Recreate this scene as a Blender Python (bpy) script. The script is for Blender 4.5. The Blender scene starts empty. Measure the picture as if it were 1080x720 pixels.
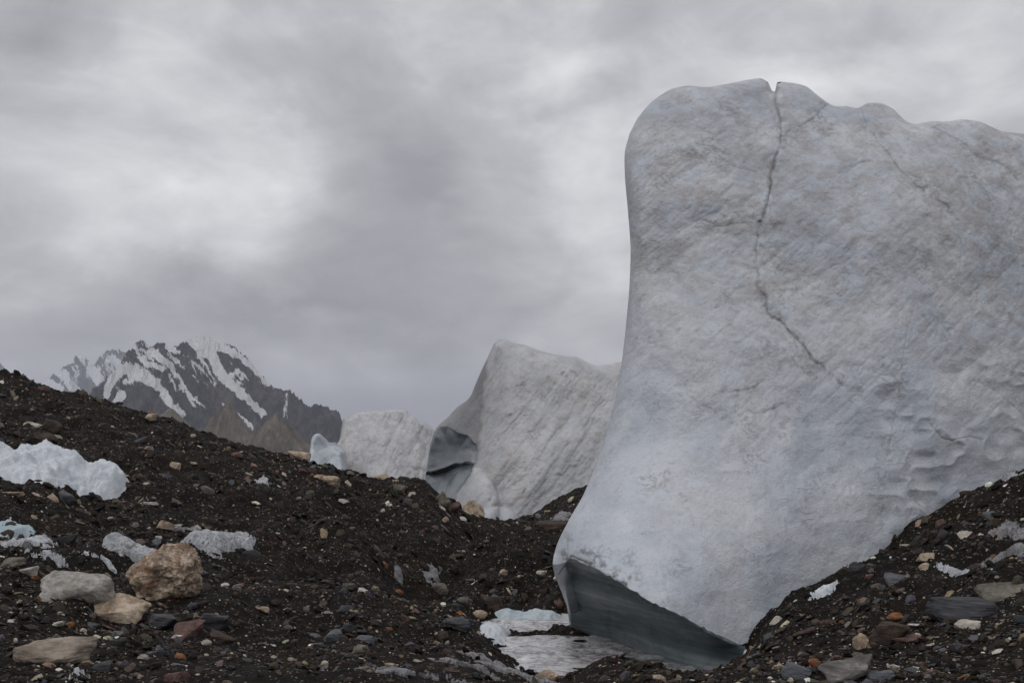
import bpy, bmesh, math, random
import numpy as np
from mathutils import Vector

# ------------------------------------------------------------------ camera, sky, sun, exposure
S = bpy.context.scene
COL = S.collection
F, HOR, EYE = 1050.0, 455.0, 2.6          # focal length and horizon in pixels of the 1080x720 photograph; eye height above z = 0
cam_d = bpy.data.cameras.new('camera'); cam = bpy.data.objects.new('camera', cam_d); COL.objects.link(cam)
cam.location = (0, 0, EYE); cam.rotation_euler = (math.radians(90), 0, 0)
cam_d.sensor_width = 36; cam_d.sensor_fit = 'HORIZONTAL'; cam_d.lens = F*36/1080
cam_d.shift_y = (HOR-360)/1080.0
cam_d.clip_start = 0.1; cam_d.clip_end = 60000
S.camera = cam
S.render.engine = 'CYCLES'
S.cycles.use_denoising = True
S.cycles.max_bounces = 6; S.cycles.diffuse_bounces = 3; S.cycles.glossy_bounces = 3
S.cycles.volume_bounces = 1; S.cycles.volume_step_rate = 4
S.view_settings.view_transform = 'Standard'; S.view_settings.look = 'None'
S.view_settings.exposure = 0.0; S.view_settings.gamma = 1.0; S.view_settings.use_curve_mapping = False
SUN_EL, SUN_AZ = 48.0, 205.0              # azimuth clockwise from +Y: behind the camera, to its left
SUN_STRENGTH = 0.5
sun_d = bpy.data.lights.new('sun', 'SUN'); sun = bpy.data.objects.new('sun', sun_d); COL.objects.link(sun)
sun_d.energy = SUN_STRENGTH; sun_d.angle = math.radians(35); sun_d.color = (1.0, 0.97, 0.93)
az, el = math.radians(SUN_AZ), math.radians(SUN_EL)
sdir = Vector((math.sin(az)*math.cos(el), math.cos(az)*math.cos(el), math.sin(el)))
sun.rotation_euler = sdir.to_track_quat('Z', 'Y').to_euler(); sun.location = sdir*60

W = bpy.data.worlds.new('World'); S.world = W; W.use_nodes = True

class NT:
    """tiny helper for writing node trees"""
    def __init__(s, tree):
        s.t = tree; s.n = tree.nodes; s.l = tree.links
        s.n.clear()
    def node(s, kind, **kw):
        n = s.n.new(kind)
        for k, v in kw.items(): setattr(n, k, v)
        return n
    def put(s, sock, v):
        if hasattr(v, 'is_output') or isinstance(v, bpy.types.NodeSocket): s.l.new(v, sock)
        else: sock.default_value = v
    def m(s, op, a, b=0.0, c=None, clamp=False):
        n = s.node('ShaderNodeMath', operation=op, use_clamp=clamp)
        s.put(n.inputs[0], a); s.put(n.inputs[1], b)
        if c is not None: s.put(n.inputs[2], c)
        return n.outputs[0]
    def v(s, op, a, b=(0, 0, 0)):
        n = s.node('ShaderNodeVectorMath', operation=op); s.put(n.inputs[0], a); s.put(n.inputs[1], b)
        return n.outputs['Value'] if op in ('DOT_PRODUCT', 'LENGTH') else n.outputs[0]
    def noise(s, vec, scale, detail=5, rough=0.55, dist=0.0):
        n = s.node('ShaderNodeTexNoise'); s.put(n.inputs['Vector'], vec)
        n.inputs['Scale'].default_value = scale; n.inputs['Detail'].default_value = detail
        n.inputs['Roughness'].default_value = rough; n.inputs['Distortion'].default_value = dist
        return n.outputs['Fac']
    def voro(s, vec, scale, feature='F1', out='Distance'):
        n = s.node('ShaderNodeTexVoronoi', feature=feature); s.put(n.inputs['Vector'], vec); n.inputs['Scale'].default_value = scale
        return n.outputs[out]
    def ramp(s, fac, stops, interp='LINEAR'):
        n = s.node('ShaderNodeValToRGB'); s.put(n.inputs[0], fac); r = n.color_ramp; r.interpolation = interp
        while len(r.elements) < len(stops): r.elements.new(0.5)
        for e, (p, c) in zip(r.elements, stops):
            e.position = p; e.color = (c[0], c[1], c[2], 1) if hasattr(c, '__len__') else (c, c, c, 1)
        return n.outputs[0]
    def mix(s, fac, a, b, mode='MIX'):
        n = s.node('ShaderNodeMix', data_type='RGBA', blend_type=mode)
        s.put(n.inputs[0], fac)
        for sock, v in ((n.inputs[6], a), (n.inputs[7], b)):
            if isinstance(v, (tuple, list)): sock.default_value = (v[0], v[1], v[2], 1)
            else: s.put(sock, v)
        return n.outputs[2]
    def step(s, x, lo, hi):
        n = s.node('ShaderNodeMapRange', interpolation_type='SMOOTHSTEP'); s.put(n.inputs[0], x)
        n.inputs[1].default_value = lo; n.inputs[2].default_value = hi
        return n.outputs[0]
    def mapping(s, vec, scale=(1, 1, 1), rot=(0, 0, 0), loc=(0, 0, 0)):
        n = s.node('ShaderNodeMapping'); s.put(n.inputs[0], vec)
        n.inputs[1].default_value = loc; n.inputs[2].default_value = rot; n.inputs[3].default_value = scale
        return n.outputs[0]

def build_world():
    t = NT(W.node_tree)
    sky = t.node('ShaderNodeTexSky', sky_type='NISHITA'); sky.sun_disc = False
    sky.sun_elevation = el; sky.sun_rotation = az; sky.air_density = 1.5; sky.dust_density = 3.0
    tc = t.node('ShaderNodeTexCoord').outputs['Generated']
    d = t.v('NORMALIZE', tc)
    sep = t.node('ShaderNodeSeparateXYZ'); t.put(sep.inputs[0], d)
    z = t.m('MAXIMUM', sep.outputs[2], 0.0)
    den = t.m('ADD', z, 0.22)
    cmb = t.node('ShaderNodeCombineXYZ')
    t.put(cmb.inputs[0], t.m('DIVIDE', sep.outputs[0], den)); t.put(cmb.inputs[1], t.m('DIVIDE', sep.outputs[1], den))
    p = cmb.outputs[0]
    big = t.noise(t.mapping(p, (1.0, 0.8, 1), loc=(3.1, 1.7, 0)), 1.3, 4, 0.5, 0.6)
    mid = t.noise(t.mapping(d, (1.0, 1.0, 1.7), rot=(0, 0.35, 0), loc=(7.3, 2.2, 0)), 4.6, 8, 0.56, 0.5)
    f = t.m('ADD', t.m('MULTIPLY', t.m('SUBTRACT', big, 0.5), 0.55), t.m('MULTIPLY', t.m('SUBTRACT', mid, 0.5), 0.85))
    fine = t.noise(t.mapping(d, (1.0, 1.0, 2.2), rot=(0, 0.45, 0), loc=(1.3, 6.2, 0)), 13.0, 8, 0.6, 0.8)
    f = t.m('ADD', f, t.m('MULTIPLY', t.m('SUBTRACT', fine, 0.5), 0.30))
    f = t.m('ADD', f, SKY_BASE)
    # thinner and thicker places of the cloud deck, by direction (azimuth and elevation as photograph pixels would see them)
    warp = t.node('ShaderNodeTexNoise'); t.put(warp.inputs['Vector'], t.mapping(d, (5, 5, 9))); warp.inputs['Scale'].default_value = 1.0
    warp.inputs['Detail'].default_value = 6; warp.inputs['Roughness'].default_value = 0.6
    dw = t.v('ADD', d, t.v('MULTIPLY', t.v('SUBTRACT', warp.outputs['Color'], (0.5, 0.5, 0.5)), (0.24, 0.05, 0.20)))
    for (u, v, ru, rv, ang, amp) in SKY_BLOBS:
        c = Vector(((u-540)/F, 1.0, (HOR-v)/F)); 
        rx = t.v('DIVIDE', dw, (1, 1, 1))
        s2 = t.node('ShaderNodeSeparateXYZ'); t.put(s2.inputs[0], dw)
        yy = t.m('MAXIMUM', s2.outputs[1], 0.05)
        px = t.m('SUBTRACT', t.m('DIVIDE', s2.outputs[0], yy), c.x); pz = t.m('SUBTRACT', t.m('DIVIDE', s2.outputs[2], yy), c.z)
        ca, sa = math.cos(math.radians(ang)), math.sin(math.radians(ang))
        a = t.m('DIVIDE', t.m('ADD', t.m('MULTIPLY', px, ca), t.m('MULTIPLY', pz, sa)), ru/F)
        b = t.m('DIVIDE', t.m('SUBTRACT', t.m('MULTIPLY', pz, ca), t.m('MULTIPLY', px, sa)), rv/F)
        g = t.m('POWER', 2.718, t.m('MULTIPLY', t.m('ADD', t.m('MULTIPLY', a, a), t.m('MULTIPLY', b, b)), -1.0))
        g = t.m('MULTIPLY', g, t.step(sep.outputs[1], 0.1, 0.4))
        f = t.m('ADD', f, t.m('MULTIPLY', g, amp*1.1))
    col = t.ramp(f, [(0.0, (0.20, 0.199, 0.215)), (0.35, (0.348, 0.346, 0.369)), (0.62, (0.52, 0.517, 0.54)), (0.82, (0.72, 0.717, 0.737)), (1.0, (0.90, 0.895, 0.915))])
    # an overcast sky is about three times as bright overhead as at the horizon, and brighter round the veiled sun
    zen = t.m('ADD', 1.0, t.m('MULTIPLY', t.step(z, 0.38, 1.0), 0.55))
    glow = t.step(t.v('DOT_PRODUCT', d, tuple(sdir)), 0.1, 1.0)
    k = t.m('MULTIPLY', t.m('ADD', zen, t.m('MULTIPLY', glow, 0.4)), 10.0*SKY_GAIN)
    col = t.v('MULTIPLY', col, t.node('ShaderNodeCombineXYZ').outputs[0]) if False else t.mix(1.0, col, k, 'MULTIPLY')
    # blend: the blue sky shows through only a little
    full = t.mix(0.95, sky.outputs[0], col)
    bg = t.node('ShaderNodeBackground'); t.put(bg.inputs[0], full); bg.inputs[1].default_value = 0.1
    out = t.node('ShaderNodeOutputWorld'); t.l.new(bg.outputs[0], out.inputs[0])
SKY_BASE, SKY_GAIN = 0.655, 1.03
SKY_BLOBS = [  # u, v, radius u, radius v, tilt, brighter (+) or darker (-)
    (120, 90, 150, 80, 0, 0.09), (250, 190, 70, 70, -30, 0.11), (60, 200, 120, 60, 10, 0.02),
    (400, 190, 110, 170, 15, -0.26), (330, 40, 120, 60, 0, -0.12), (20, 15, 70, 60, 0, -0.14),
    (610, 70, 80, 60, 30, 0.22), (640, 270, 60, 130, 0, 0.20), (850, 60, 120, 40, 0, 0.22), (1000, 40, 120, 60, 0, -0.02),
    (140, 335, 220, 42, 0, -0.25), (520, 330, 160, 30, 5, -0.06), (450, 400, 170, 40, 0, 0.12), (320, 330, 80, 10, 0, -0.10)]
build_world()

# ------------------------------------------------------------------ helpers
rng = np.random.default_rng(11)
random.seed(5)

def _h(ix, iy, iz, seed):
    with np.errstate(over='ignore'):
        n = (ix.astype(np.uint32)*np.uint32(374761393) + iy.astype(np.uint32)*np.uint32(668265263)
             + iz.astype(np.uint32)*np.uint32(2147483647) + np.uint32(seed*974711 % 4294967291))
        n = (n ^ (n >> np.uint32(13)))*np.uint32(1274126177)
        n = n ^ (n >> np.uint32(16))
        n = n*np.uint32(2654435761); n = n ^ (n >> np.uint32(15))
    return n.astype(np.float64)/4294967295.0*2-1

def vnoise(x, y, z, seed=0):
    """value noise in -1..1"""
    x = np.asarray(x, float); y = np.asarray(y, float)+0*x; z = np.asarray(z, float)+0*x
    x0, y0, z0 = np.floor(x), np.floor(y), np.floor(z)
    fx, fy, fz = x-x0, y-y0, z-z0
    fx = fx*fx*fx*(fx*(fx*6-15)+10); fy = fy*fy*fy*(fy*(fy*6-15)+10); fz = fz*fz*fz*(fz*(fz*6-15)+10)
    ix, iy, iz = x0.astype(np.int64), y0.astype(np.int64), z0.astype(np.int64)
    def c(a, b, d): return _h((ix+a) & 0xffffffff, (iy+b) & 0xffffffff, (iz+d) & 0xffffffff, seed)
    x00 = c(0,0,0)*(1-fx)+c(1,0,0)*fx; x10 = c(0,1,0)*(1-fx)+c(1,1,0)*fx
    x01 = c(0,0,1)*(1-fx)+c(1,0,1)*fx; x11 = c(0,1,1)*(1-fx)+c(1,1,1)*fx
    return (x00*(1-fy)+x10*fy)*(1-fz)+(x01*(1-fy)+x11*fy)*fz

def fbm(x, y, z=0.0, octv=4, gain=0.5, lac=2.03, seed=0):
    s = 0; a = 1.0; t = 0
    for i in range(octv):
        s = s+a*vnoise(np.asarray(x)*lac**i+i*17.3, np.asarray(y)*lac**i-i*9.1, np.asarray(z)*lac**i+i*5.7, seed+i); t += a; a *= gain
    return s/t

def ridged(x, y, z=0.0, octv=4, gain=0.55, lac=2.07, seed=0):
    s = 0; a = 1.0; t = 0
    for i in range(octv):
        s = s+a*(1-2*np.abs(vnoise(np.asarray(x)*lac**i+i*11.3, np.asarray(y)*lac**i-i*7.9, np.asarray(z)*lac**i+i*3.1, seed+i))); t += a; a *= gain
    return s/t

class TPS:
    def __init__(s, pts, vals, reg=1e-4):
        s.p = np.asarray(pts, float); n = len(s.p)
        K = s.phi(s.p, s.p)+reg*np.eye(n); P = np.c_[np.ones(n), s.p]
        A = np.zeros((n+3, n+3)); A[:n,:n] = K; A[:n,n:] = P; A[n:,:n] = P.T
        b = np.zeros(n+3); b[:n] = vals
        s.w = np.linalg.solve(A, b)
    @staticmethod
    def phi(a, b):
        r2 = ((a[:,None,:]-b[None,:,:])**2).sum(-1)
        return 0.5*r2*np.log(r2+1e-12)
    def __call__(s, q):
        q = np.asarray(q, float); out = np.empty(len(q)); n = len(s.p)
        for i in range(0, len(q), 20000):
            c = q[i:i+20000]
            out[i:i+20000] = s.phi(c, s.p)@s.w[:n]+s.w[n]+c@s.w[n+1:]
        return out

def sstep(x, a, b):
    t = np.clip((np.asarray(x, float)-a)/(b-a), 0, 1); return t*t*(3-2*t)

def world(u, v, d):
    u = np.asarray(u, float); v = np.asarray(v, float); d = np.asarray(d, float)
    return np.stack([(u-540)/F*d, d+0*u, EYE+(HOR-v)/F*d], -1)

def mesh_from(name, V, Fc, mat=None, parent=None, smooth=True, attrs=None):
    V = np.ascontiguousarray(V, dtype=np.float32); Fc = np.ascontiguousarray(Fc, dtype=np.int32)
    me = bpy.data.meshes.new(name)
    k = Fc.shape[1]
    me.vertices.add(len(V)); me.vertices.foreach_set('co', V.ravel())
    me.loops.add(Fc.size); me.loops.foreach_set('vertex_index', Fc.ravel())
    me.polygons.add(len(Fc))
    me.polygons.foreach_set('loop_start', np.arange(0, Fc.size, k, dtype=np.int32))
    me.polygons.foreach_set('loop_total', np.full(len(Fc), k, np.int32))
    me.polygons.foreach_set('use_smooth', np.full(len(Fc), smooth, bool))
    me.update(calc_edges=True)
    for an, av in (attrs or {}).items():
        av = np.asarray(av, np.float32)
        if av.ndim == 1:
            a = me.attributes.new(an, 'FLOAT', 'POINT'); a.data.foreach_set('value', av)
        else:
            a = me.attributes.new(an, 'FLOAT_COLOR', 'POINT')
            a.data.foreach_set('color', np.c_[av, np.ones(len(av))].astype(np.float32).ravel())
    if mat: me.materials.append(mat)
    o = bpy.data.objects.new(name, me); COL.objects.link(o)
    if parent: o.parent = parent
    return o

def tag(o, label=None, cat=None, group=None, kind=None):
    if label: o['label'] = label
    if cat: o['category'] = cat
    if group: o['group'] = group
    if kind: o['kind'] = kind
    return o

def grid_faces(nr, nc, off=0):
    i = np.arange(nr-1)[:,None]*nc+np.arange(nc-1)[None,:]
    i = i.ravel()+off
    return np.stack([i, i+1, i+nc+1, i+nc], -1)

def polydist(u, v, poly):
    """distance to a polyline, in pixels, and the parameter 0..1 along it"""
    best = np.full(np.shape(u), 1e9); par = np.zeros(np.shape(u)); n = len(poly)-1
    for i in range(n):
        (x0, y0), (x1, y1) = poly[i], poly[i+1]
        dx, dy = x1-x0, y1-y0; L = dx*dx+dy*dy+1e-9
        t = np.clip(((u-x0)*dx+(v-y0)*dy)/L, 0, 1)
        dd = np.hypot(u-x0-t*dx, v-y0-t*dy)
        k = dd < best; best = np.where(k, dd, best); par = np.where(k, (i+t)/n, par)
    return best, par

def inpoly(u, v, poly):
    ins = np.zeros(np.shape(u), bool); n = len(poly)
    for i in range(n):
        (x0, y0), (x1, y1) = poly[i], poly[(i+1) % n]
        c = ((y0 > v) != (y1 > v)) & (u < (x1-x0)*(v-y0)/((y1-y0) if y1 != y0 else 1e-9)+x0)
        ins ^= c
    return ins

def sdpoly(u, v, poly):
    """signed distance, positive inside"""
    d, _ = polydist(u, v, list(poly)+[poly[0]])
    return np.where(inpoly(u, v, poly), d, -d)

# ------------------------------------------------------------------ materials
def new_mat(name):
    m = bpy.data.materials.new(name); m.use_nodes = True
    t = NT(m.node_tree)
    b = t.node('ShaderNodeBsdfPrincipled'); o = t.node('ShaderNodeOutputMaterial'); t.l.new(b.outputs[0], o.inputs[0])
    return m, t, b

def bump(t, b, h, strength=0.5, dist=0.02, prev=None):
    n = t.node('ShaderNodeBump'); n.inputs['Strength'].default_value = strength; n.inputs['Distance'].default_value = dist
    t.put(n.inputs['Height'], h)
    if prev is not None: t.l.new(prev, n.inputs['Normal'])
    t.l.new(n.outputs[0], b.inputs['Normal'])
    return n.outputs[0]

def mat_ground():
    m, t, b = new_mat('moraine')
    p = t.node('ShaderNodeNewGeometry').outputs['Position']
    n1 = t.noise(p, 0.7, 6, 0.6); n2 = t.noise(p, 9.0, 6, 0.65); n3 = t.noise(p, 45.0, 3, 0.6)
    c = t.ramp(t.m('ADD', t.m('MULTIPLY', n1, 0.5), t.m('MULTIPLY', n2, 0.5)),
               [(0.30, (0.0042, 0.0034, 0.0029)), (0.5, (0.0095, 0.0073, 0.0059)), (0.68, (0.028, 0.0208, 0.0158))])
    for sc, lo, hi, cc in ((38.0, 0.80, 0.2, None), (15.0, 0.86, 0.2, None)):
        vn = t.node('ShaderNodeTexVoronoi'); t.put(vn.inputs['Vector'], p); vn.inputs['Scale'].default_value = sc
        s3 = t.node('ShaderNodeSeparateColor'); t.l.new(vn.outputs['Color'], s3.inputs[0])
        pick = t.m('MULTIPLY', t.step(s3.outputs[0], lo, lo+0.03), t.step(vn.outputs['Distance'], 0.45, 0.25))
        pc = t.ramp(s3.outputs[1], [(0.0, (0.05, 0.05, 0.055)), (0.45, (0.09, 0.08, 0.07)), (0.7, (0.12, 0.075, 0.045)), (0.9, (0.26, 0.22, 0.17)), (1.0, (0.4, 0.38, 0.35))])
        c = t.mix(pick, c, pc)
    t.put(b.inputs['Base Color'], c)
    t.put(b.inputs['Roughness'], t.ramp(n1, [(0.35, 0.7), (0.6, 0.95)]))
    b.inputs['Specular IOR Level'].default_value = 0.10
    h = t.m('ADD', t.m('MULTIPLY', n2, 0.6), t.m('MULTIPLY', n3, 0.4))
    bump(t, b, h, 0.9, 0.06)
    return m

def mat_rock(name, cols, rough=0.8, vein=None, scale=6.0, layered=0.0):
    """cols: dark, mid, light"""
    m, t, b = new_mat(name)
    tc = t.node('ShaderNodeTexCoord').outputs['Object']
    oi = t.node('ShaderNodeObjectInfo').outputs['Random']
    p = t.v('ADD', tc, t.node('ShaderNodeCombineXYZ').outputs[0])
    off = t.node('ShaderNodeCombineXYZ'); t.put(off.inputs[0], t.m('MULTIPLY', oi, 40)); t.put(off.inputs[1], t.m('MULTIPLY', oi, 23)); 
    p = t.v('ADD', tc, off.outputs[0])
    n1 = t.noise(p, scale, 6, 0.62, 0.4); n2 = t.noise(p, scale*5, 5, 0.65)
    f = t.m('ADD', t.m('MULTIPLY', n1, 0.62), t.m('MULTIPLY', n2, 0.38))
    if layered:
        w = t.noise(t.mapping(p, (1.2, 1.2, 14.0)), scale*0.8, 4, 0.6)
        f = t.m('ADD', t.m('MULTIPLY', f, 1-layered), t.m('MULTIPLY', w, layered))
    c = t.ramp(f, [(0.36, cols[0]), (0.5, cols[1]), (0.62, cols[2])])
    if vein:
        vv = t.noise(t.mapping(p, (1, 1, 3.0)), scale*0.5, 5, 0.6, 1.2)
        c = t.mix(t.step(vv, 0.53, 0.62), c, vein)
    t.put(b.inputs['Base Color'], c)
    b.inputs['Roughness'].default_value = rough
    b.inputs['Specular IOR Level'].default_value = 0.28
    bump(t, b, f, 1.0, 0.05)
    return m

def mat_gravel():
    m, t, b = new_mat('gravel')
    a = t.node('ShaderNodeAttribute', attribute_name='tint')
    p = t.node('ShaderNodeNewGeometry').outputs['Position']
    n = t.noise(p, 30, 4, 0.6)
    t.put(b.inputs['Base Color'], t.mix(1.0, a.outputs['Color'], t.ramp(n, [(0.3, 0.65), (0.7, 1.3)]), 'MULTIPLY'))
    b.inputs['Roughness'].default_value = 0.75
    b.inputs['Specular IOR Level'].default_value = 0.14
    bump(t, b, n, 0.4, 0.01)
    return m

ICE_ALB = 1.0
def mat_ice(name, sc=1.0, dirt=1.0, base=((0.415, 0.455, 0.51), (0.545, 0.568, 0.598)), tilt=0.6):
    """weathered glacier ice: white crust, brownish dirt in the hollows, bluish where clean"""
    m, t, b = new_mat(name)
    p = t.node('ShaderNodeNewGeometry').outputs['Position']
    p = t.mapping(p, (sc, sc, sc))
    n1 = t.noise(p, 0.55, 7, 0.62, 0.8)
    st = t.mapping(p, (1.0, 0.8, 1.5), rot=(0, tilt, 0))
    n2 = t.noise(st, 2.5, 9, 0.72, 0.5)
    n3 = t.noise(t.mapping(p, (1.0, 1.0, 1.3)), 8.0, 7, 0.70, 0.3)
    n4 = t.noise(p, 40.0, 4, 0.6)
    c = t.ramp(n1, [(0.38, base[0]), (0.60, base[1])])
    blue = t.step(t.noise(t.mapping(p, (1, 1, 0.8), loc=(5, 3, 2)), 1.9, 6, 0.7, 0.6), 0.56, 0.70)
    c = t.mix(t.m('MULTIPLY', blue, 0.38), c, tuple(k*0.72 for k in base[0]))
    da = t.node('ShaderNodeAttribute', attribute_name='dirt').outputs['Fac']
    film = t.m('MULTIPLY', t.m('MULTIPLY', t.step(t.m('ADD', t.m('MULTIPLY', n2, 0.7), t.m('MULTIPLY', n3, 0.3)), 0.40, 0.62), da), 0.54*dirt, clamp=True)
    c = t.mix(film, c, (0.30, 0.262, 0.243))
    # narrow grimy scallops
    sca = t.noise(t.mapping(p, (1.0, 0.6, 2.0), rot=(0, 0.35, 0)), 2.6, 7, 0.7, 1.5)
    edge = t.m('SUBTRACT', 1.0, t.m('MULTIPLY', t.m('ABSOLUTE', t.m('SUBTRACT', sca, 0.5)), 42.0), clamp=True)
    gate = t.step(t.noise(p, 1.3, 4, 0.6), 0.52, 0.66)
    c = t.mix(t.m('MULTIPLY', t.m('MULTIPLY', edge, gate), 0.42*dirt, clamp=True), c, (0.15, 0.137, 0.132))
    pit = t.noise(t.mapping(p, (1, 1, 1.2), loc=(2, 9, 4)), 17.0, 6, 0.72)
    c = t.mix(t.m('MULTIPLY', t.step(pit, 0.55, 0.68), 0.38*dirt, clamp=True), c, (0.20, 0.19, 0.19))
    run = t.noise(t.mapping(p, (2.6, 2.6, 0.28)), 2.2, 6, 0.6)
    c = t.mix(t.m('MULTIPLY', t.step(run, 0.52, 0.70), 0.22), c, (0.30, 0.30, 0.315))
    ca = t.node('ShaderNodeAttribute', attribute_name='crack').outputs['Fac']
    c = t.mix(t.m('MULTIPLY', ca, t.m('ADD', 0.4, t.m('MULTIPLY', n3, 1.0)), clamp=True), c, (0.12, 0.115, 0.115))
    t.put(b.inputs['Base Color'], t.mix(1.0, c, (ICE_ALB,)*3, 'MULTIPLY'))
    b.inputs['Roughness'].default_value = 0.55
    b.inputs['IOR'].default_value = 1.31
    b.inputs['Specular IOR Level'].default_value = 0.35
    h = t.m('ADD', t.m('ADD', t.m('MULTIPLY', n2, 0.45), t.m('MULTIPLY', n3, 0.35)), t.m('MULTIPLY', n4, 0.22))
    h = t.m('SUBTRACT', h, t.m('MULTIPLY', t.m('MULTIPLY', edge, gate), 0.12))
    bump(t, b, h, 0.55, 0.11/sc)
    return m

def mat_clear_ice(name, dark=(0.085, 0.116, 0.126), light=(0.31, 0.35, 0.36), band=(0.4, 0.4, 7.0), sc2=4.0):
    """freshly undercut, dense wet ice with faint layers"""
    m, t, b = new_mat(name)
    p = t.node('ShaderNodeNewGeometry').outputs['Position']
    n = t.noise(t.mapping(p, band, rot=(0, 0.10, 0)), 0.75, 4, 0.5, 0.5)
    n2 = t.noise(p, 5.0, 5, 0.6)
    n2 = t.noise(t.mapping(p, (0.8, 0.8, 1.2)), sc2, 8, 0.7, 0.4)
    f = t.m('ADD', t.m('MULTIPLY', n, 0.72), t.m('MULTIPLY', n2, 0.28))
    t.put(b.inputs['Base Color'], t.ramp(f, [(0.40, dark), (0.50, tuple(a*0.72+c*0.28 for a, c in zip(dark, light))), (0.64, light)]))
    b.inputs['Roughness'].default_value = 0.22; b.inputs['IOR'].default_value = 1.31
    b.inputs['Specular IOR Level'].default_value = 0.35
    bump(t, b, t.m('ADD', n, t.m('MULTIPLY', n2, 0.3)), 0.25, 0.03)
    return m

def mat_snow(name, a=(0.42, 0.44, 0.46), c=(0.66, 0.68, 0.70), grit=0.5, sc=1.0):
    m, t, b = new_mat(name)
    p = t.node('ShaderNodeNewGeometry').outputs['Position']
    n1 = t.noise(p, 3.0*sc, 6, 0.65, 0.4); n2 = t.noise(p, 22.0*sc, 5, 0.65)
    col = t.ramp(n1, [(0.35, a), (0.6, c)])
    g = t.m('MULTIPLY', t.step(t.m('ADD', t.m('MULTIPLY', n2, 0.6), t.m('MULTIPLY', n1, 0.4)), 0.50, 0.60), grit, clamp=True)
    col = t.mix(g, col, (0.07, 0.062, 0.057))
    t.put(b.inputs['Base Color'], col); b.inputs['Roughness'].default_value = 0.5; b.inputs['IOR'].default_value = 1.31
    bump(t, b, t.m('ADD', n1, t.m('MULTIPLY', n2, 0.5)), 0.8, 0.05)
    return m

def mat_stream():
    m, t, b = new_mat('silty_water')
    p = t.node('ShaderNodeNewGeometry').outputs['Position']
    q = t.mapping(p, (1.0, 1.5, 1), rot=(0, 0, -0.5))
    n1 = t.noise(q, 2.2, 9, 0.74, 0.8); n2 = t.noise(p, 11.0, 6, 0.75)
    f = t.m('ADD', t.m('MULTIPLY', n1, 0.6), t.m('MULTIPLY', n2, 0.4))
    t.put(b.inputs['Base Color'], t.ramp(f, [(0.36, (0.035, 0.030, 0.028)), (0.42, (0.18, 0.17, 0.17)), (0.50, (0.42, 0.41, 0.415)), (0.60, (0.70, 0.70, 0.71))]))
    b.inputs['Roughness'].default_value = 0.2
    bump(t, b, f, 0.7, 0.05)
    return m

def mat_mountain(name, rocks):
    m, t, b = new_mat(name)
    p = t.node('ShaderNodeNewGeometry').outputs['Position']
    n1 = t.noise(t.mapping(p, (1, 1, 0.6), rot=(0, 0.5, 0)), 0.010, 8, 0.68, 0.5); n2 = t.noise(t.mapping(p, (1, 1, 0.3)), 0.05, 6, 0.65)
    c = t.ramp(t.m('ADD', t.m('MULTIPLY', n1, 0.5), t.m('MULTIPLY', n2, 0.5)), [(0.40, rocks[0]), (0.5, rocks[1]), (0.60, rocks[2])])
    sa = t.node('ShaderNodeAttribute', attribute_name='snow').outputs['Fac']
    s = t.step(t.m('ADD', sa, t.m('MULTIPLY', t.m('SUBTRACT', n2, 0.5), 0.7)), 0.42, 0.55)
    c = t.mix(s, c, (0.82, 0.83, 0.85))
    t.put(b.inputs['Base Color'], c); b.inputs['Roughness'].default_value = 0.9
    b.inputs['Specular IOR Level'].default_value = 0.15
    bump(t, b, t.m('ADD', n2, n1), 1.0, 30.0)
    return m

# ------------------------------------------------------------------ ground: one sheet, a height field round the camera
CTRL = []
def col(u, *pairs):
    for d, v in pairs: CTRL.append((u, d, v))
col(-500, (3, 1090), (5, 830), (7, 735), (10, 640), (14, 550), (18, 480), (24, 410), (34, 350), (60, 380), (150, 440), (400, 462))
col(-200, (3, 1090), (5, 830), (7, 730), (10, 645), (14, 565), (18, 505), (24, 440), (34, 376), (60, 410), (150, 445), (400, 462))
col(0, (3, 1090), (5, 830), (7, 722), (10, 645), (14, 575), (18, 520), (22, 473), (28, 420), (34, 394), (45, 410), (80, 450), (150, 462), (400, 466))
col(100, (5, 830), (7, 722), (11, 640), (14, 592), (18, 542), (24, 480), (30, 432), (33.5, 418), (45, 445), (80, 475))
col(200, (3, 1090), (5, 830), (7, 724), (11, 648), (14, 602), (18, 555), (24, 500), (29, 456), (31, 448), (45, 490), (80, 505), (150, 490), (400, 468))
col(270, (7, 724), (11, 657), (14, 617), (18, 572), (23, 517), (28, 480), (30, 473), (45, 515))
col(350, (3, 1090), (5, 830), (7, 727), (11, 667), (15, 618), (20, 560), (26, 502), (29, 490), (45, 540), (80, 530), (150, 500), (400, 470))
col(415, (7, 728), (11, 674), (15, 630), (20, 576), (27, 518), (31, 506), (45, 550))
col(448, (24, 540), (28, 510), (30, 503), (33, 512), (45, 555))
col(465, (30, 527), (45, 560))
col(495, (5, 835), (7, 730), (9, 703), (11.5, 688), (14.5, 656), (16, 638), (17.8, 622), (20.5, 597), (26, 555), (31, 541), (45, 565), (80, 545))
col(545, (3, 1090), (5, 835), (7.5, 732), (9.5, 712), (12.1, 711), (14, 679), (15.8, 653), (16.6, 633), (17.8, 621), (20, 600), (23, 578), (28, 558), (34, 548), (50, 560), (80, 550), (150, 505), (400, 472))
col(575, (15.8, 652), (16.6, 634), (17.9, 622), (20.5, 604), (24, 588), (36, 538), (46, 550))
col(600, (5, 838), (7.5, 735), (9.5, 718), (12.1, 712), (14, 679), (15.9, 652), (16.7, 634), (18, 622), (20.8, 603), (28, 562), (36, 528), (42, 518), (60, 540))
col(640, (7, 735), (8.2, 708), (9.0, 689), (9.8, 702), (11.8, 718), (13.4, 692), (15.9, 652), (16.8, 635), (21, 600), (38, 505), (44, 502), (60, 530))
col(690, (4, 925), (5.5, 790), (7, 728), (8.6, 704), (9.8, 716), (12, 724), (14, 706), (21, 605), (40, 480), (80, 520), (150, 500))
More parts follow.
